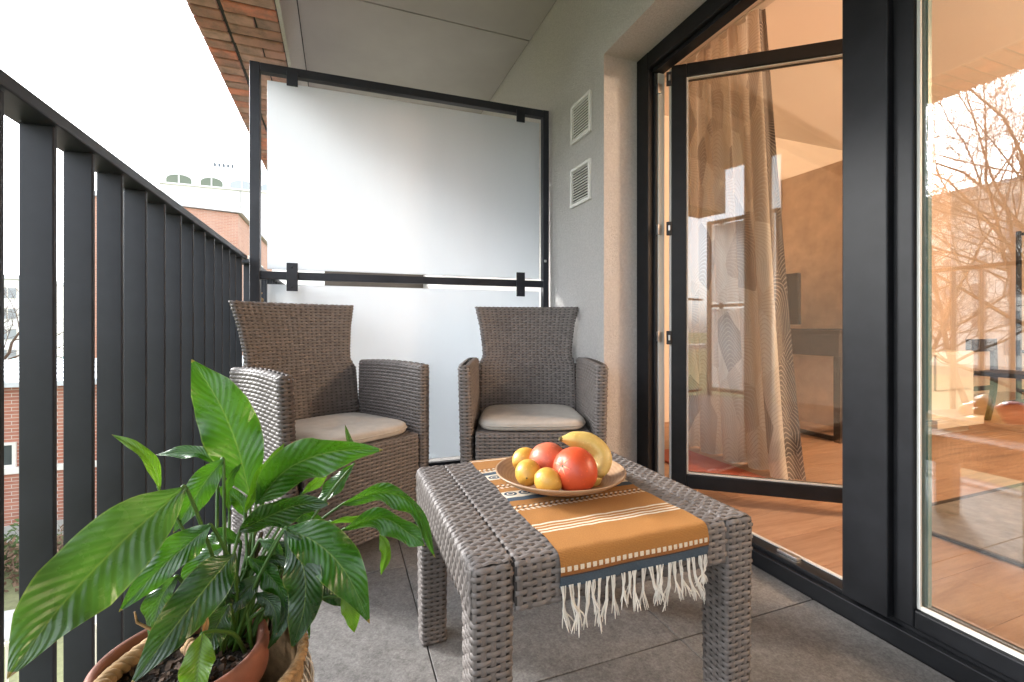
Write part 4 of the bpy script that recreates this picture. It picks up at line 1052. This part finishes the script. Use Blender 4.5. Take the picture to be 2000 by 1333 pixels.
zr = .030 + .298
rope(G(), spline([(PX - .080, PY - .040, zr + .018), (PX - .078, PY + .005, zr + .010), (PX - .055, PY + .045, zr + .012), (PX - .015, PY + .072, zr + .022), (PX + .03, PY + .085, zr + .030)], 40), .0105, .040, 3, 7).out('strand', 'jute', rp, True)
rope(G(), spline([(PX - .002, PY + .030, zr + .010), (PX + .018, PY - .005, zr + .014), (PX + .03, PY - .045, zr + .012), (PX + .035, PY - .075, zr + .010)], 30), .0095, .036, 3, 7).out('strand', 'jute', rp, True)

CROWN = np.array([-.150, .800, .318])
pn = thing('peace_lily', 'lush green houseplant with large glossy ribbed leaves in the terracotta pot', 'plant', tuple(CROWN))
TT = [0, .03, .09, .18, .30, .42, .60, .76, .89, .96, 1]; WW = [.05, .17, .42, .70, .91, 1, .93, .68, .33, .13, .01]
def leaf(pts, wid, mat, roll=0, fold=.22, wave=.010, seed=0, petiole=True, droop=None, root=None, n=26, m=11):
    rq = random.Random(seed * 7 + 3)
    P = spline([at_w(*p) for p in pts], n); ws = np.interp(np.linspace(0, 1, n), np.linspace(0, 1, len(pts)), [p[2] for p in pts])
    T = np.gradient(P, axis=0); T /= np.linalg.norm(T, axis=1)[:, None]; eye = np.array([0, 0, CAM_H]); V = np.zeros((n, m, 3)); UV = np.zeros((n * m, 2))
    hw = wid * .90 * float(np.mean(ws)) / FPX / 2 / max(.35, math.cos(R(roll))); ph = rq.uniform(0, 6.28)
    for i in range(n):
        t = i / (n - 1); view = eye - P[i]; view /= np.linalg.norm(view)
        N = view - T[i] * (view @ T[i]); N /= np.linalg.norm(N) + 1e-9; S = np.cross(T[i], N)
        rl = R(roll + 10 * math.sin(t * 3 + ph)); N2 = N * math.cos(rl) + S * math.sin(rl); S2 = np.cross(T[i], N2)
        w = hw * float(np.interp(t, TT, WW))
        for j in range(m):
            s_ = -1 + 2 * j / (m - 1); a = abs(s_)
            off = fold * w * (a - .55 * a * a) * 1.6 + wave * hw / .03 * math.sin(t * 13 + ph + (1.5 if s_ > 0 else 0)) * a * a * w / hw - .0012 * math.exp(-(s_ / .08) ** 2)
            rip = .011 * w * math.sin(2 * math.pi * (t * 15 - a ** .8 * 3.2)) * a ** .5
            V[i, j] = P[i] + S2 * (s_ * w * (1 - .10 * fold * a)) + N2 * (off + rip); UV[i * m + j] = (t, s_)
    lf = mesh('leaf', V.reshape(-1, 3), [(i * m + j, (i + 1) * m + j, (i + 1) * m + j + 1, i * m + j + 1) for i in range(n - 1) for j in range(m - 1)], mat, pn, True, uv=UV)
    if petiole:
        c = CROWN + np.array([rq.uniform(-.03, .03), rq.uniform(-.03, .03), 0]) if root is None else np.array(root)
        b = P[0]; t0 = T[0]; L_ = np.linalg.norm(b - c)
        back = (b - np.array([0, 0, CAM_H])); back /= np.linalg.norm(back); up = np.array([0, 0, 1.])
        Q = spline([c - up * .01, c * .68 + b * .32 + up * .10 * L_, c * .28 + b * .72 + up * .07 * L_ + back * .003, b + back * .004, b + t0 * .008 + back * .003], 22)
        G().tube(Q, np.linspace(.0032, .0019, 22), 6).out('petiole', 'petiole', lf, True)
    return lf
D, Mi, Li, So = 'leaf_dark', 'leaf_mid', 'leaf_lime', 'leaf_soft'
# midrib in photo pixels with distance, base -> tip
leaf([(362, 952, .645), (245, 1052, .58), (122, 1180, .515), (14, 1326, .455)], 158, So, 18, .20, .006, 1)
leaf([(488, 968, .80), (462, 868, .81), (425, 782, .815), (374, 702, .82)], 112, Mi, 8, .16, .010, 2)
leaf([(500, 985, .76), (560, 918, .745), (645, 884, .73), (748, 879, .72)], 88, Mi, 22, .22, .010, 3)
leaf([(468, 1038, .72), (520, 1012, .71), (580, 988, .70), (645, 984, .70)], 62, D, 25, .20, .010, 4)
leaf([(556, 1032, .70), (620, 1062, .69), (676, 1120, .68), (722, 1218, .67)], 98, Mi, 8, .16, .012, 5)
leaf([(556, 1036, .695), (592, 1110, .675), (594, 1185, .665), (570, 1268, .655)], 78, D, 12, .18, .014, 6)
leaf([(668, 986, .80), (745, 963, .79), (808, 990, .775), (850, 1090, .765)], 46, Mi, 32, .30, .010, 7)
leaf([(668, 1036, .77), (745, 1013, .76), (800, 1044, .75), (830, 1066, .745)], 52, Mi, 30, .26, .012, 8)
leaf([(640, 1022, .79), (690, 1012, .79), (735, 1008, .785)], 15, Li, 40, .3, .006, 9)
leaf([(742, 1042, .76), (755, 1078, .755), (744, 1124, .75)], 24, Li, 20, .4, .010, 10, petiole=False)
leaf([(668, 1165, .70), (686, 1195, .70), (692, 1236, .70)], 36, Li, 10, .15, .008, 11)
leaf([(312, 958, .72), (298, 915, .725), (268, 876, .73), (218, 849, .735)], 27, Li, 30, .4, .006, 12)
leaf([(425, 906, .80), (392, 886, .80), (352, 884, .80), (303, 889, .80)], 26, Mi, 38, .3, .008, 13)
leaf([(436, 898, .74), (405, 935, .735), (372, 985, .725), (338, 1042, .715)], 58, Mi, 14, .18, .010, 14)
leaf([(412, 1026, .66), (368, 1062, .645), (305, 1118, .62), (232, 1196, .595)], 72, Mi, 12, .20, .010, 15)
leaf([(346, 1126, .63), (318, 1160, .62), (304, 1200, .61), (295, 1252, .60)], 54, So, 14, .20, .014, 16)
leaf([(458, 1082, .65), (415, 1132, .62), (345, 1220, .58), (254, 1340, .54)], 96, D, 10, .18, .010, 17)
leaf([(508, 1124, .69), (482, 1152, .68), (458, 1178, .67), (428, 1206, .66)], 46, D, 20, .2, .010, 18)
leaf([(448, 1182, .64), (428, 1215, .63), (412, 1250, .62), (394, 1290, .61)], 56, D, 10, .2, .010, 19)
leaf([(396, 1238, .57), (388, 1285, .555), (384, 1330, .54), (378, 1392, .53)], 66, Li, 8, .25, .010, 20)
leaf([(478, 1002, .76), (506, 940, .765), (528, 900, .77), (556, 866, .775)], 32, Li, 35, .3, .006, 21)
leaf([(506, 1056, .72), (532, 1066, .715), (542, 1092, .71), (542, 1126, .705)], 26, Mi, 20, .3, .010, 22)
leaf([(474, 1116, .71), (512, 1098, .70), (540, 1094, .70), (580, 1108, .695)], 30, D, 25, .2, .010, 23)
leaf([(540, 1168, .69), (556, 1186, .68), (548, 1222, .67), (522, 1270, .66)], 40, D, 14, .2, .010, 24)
leaf([(690, 900, .80), (684, 872, .80), (674, 830, .80)], 17, D, 20, .3, .006, 25, petiole=False)
leaf([(690, 908, .79), (662, 940, .785), (636, 968, .78), (608, 992, .775)], 36, Mi, 25, .2, .010, 26)
leaf([(600, 1120, .71), (630, 1138, .71), (656, 1160, .71), (686, 1186, .71)], 52, D, 15, .2, .010, 27)
leaf([(505, 998, .77), (540, 930, .765), (575, 890, .77), (608, 864, .775)], 30, Mi, 35, .25, .008, 28)
leaf([(448, 1000, .76), (440, 960, .765), (452, 930, .77), (472, 905, .78)], 22, Mi, 35, .25, .008, 29)
leaf([(590, 965, .77), (612, 948, .77), (632, 925, .775), (648, 902, .78)], 24, Li, 25, .25, .008, 30)
leaf([(592, 1150, .69), (604, 1185, .685), (603, 1215, .68), (604, 1250, .68)], 16, Mi, 30, .3, .008, 31)
# smaller leaves filling the middle of the plant
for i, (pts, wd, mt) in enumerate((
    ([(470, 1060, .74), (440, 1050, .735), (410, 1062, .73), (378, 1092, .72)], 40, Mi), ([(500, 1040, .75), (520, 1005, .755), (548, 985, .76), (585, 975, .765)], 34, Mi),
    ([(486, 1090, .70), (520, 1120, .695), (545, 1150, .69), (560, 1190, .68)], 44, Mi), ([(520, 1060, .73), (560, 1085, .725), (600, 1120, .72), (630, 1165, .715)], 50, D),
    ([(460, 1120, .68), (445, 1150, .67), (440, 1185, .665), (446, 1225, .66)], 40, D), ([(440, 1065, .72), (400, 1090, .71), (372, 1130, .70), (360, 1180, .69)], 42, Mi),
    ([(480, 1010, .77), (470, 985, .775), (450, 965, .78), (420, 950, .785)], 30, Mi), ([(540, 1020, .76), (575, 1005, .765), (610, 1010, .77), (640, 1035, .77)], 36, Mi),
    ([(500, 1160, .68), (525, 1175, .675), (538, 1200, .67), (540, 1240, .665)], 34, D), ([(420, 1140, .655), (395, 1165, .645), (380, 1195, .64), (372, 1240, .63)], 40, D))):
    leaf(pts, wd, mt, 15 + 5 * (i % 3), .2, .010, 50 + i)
# old stalks and a dried leaf stub at the crown
for i, (dx, dy, h) in enumerate(((.0, .02, .16), (.03, .03, .13), (.05, .0, .12), (.02, -.02, .09), (.045, .035, .17))):
    p = CROWN + np.array([dx, dy, -.012]); G().tube(spline([p, p + np.array([.012, .01, h * .5]), p + np.array([.03 + dx * .4, .015, h])], 9), np.linspace(.007, .0035, 9), 6).out('stalk', 'stalk' if i % 2 == 0 else 'petiole', pn, True)
G().tube([at_w(322, 1250, .60), at_w(300, 1232, .60), at_w(268, 1216, .598), at_w(263, 1196, .597)], [.0022, .002, .0018, .001], 5).out('dry_stub', 'dry', pn, True)
leaf([(398, 1240, .60), (402, 1222, .60), (406, 1205, .60)], 12, 'dry', 10, .3, .004, 33, petiole=False)
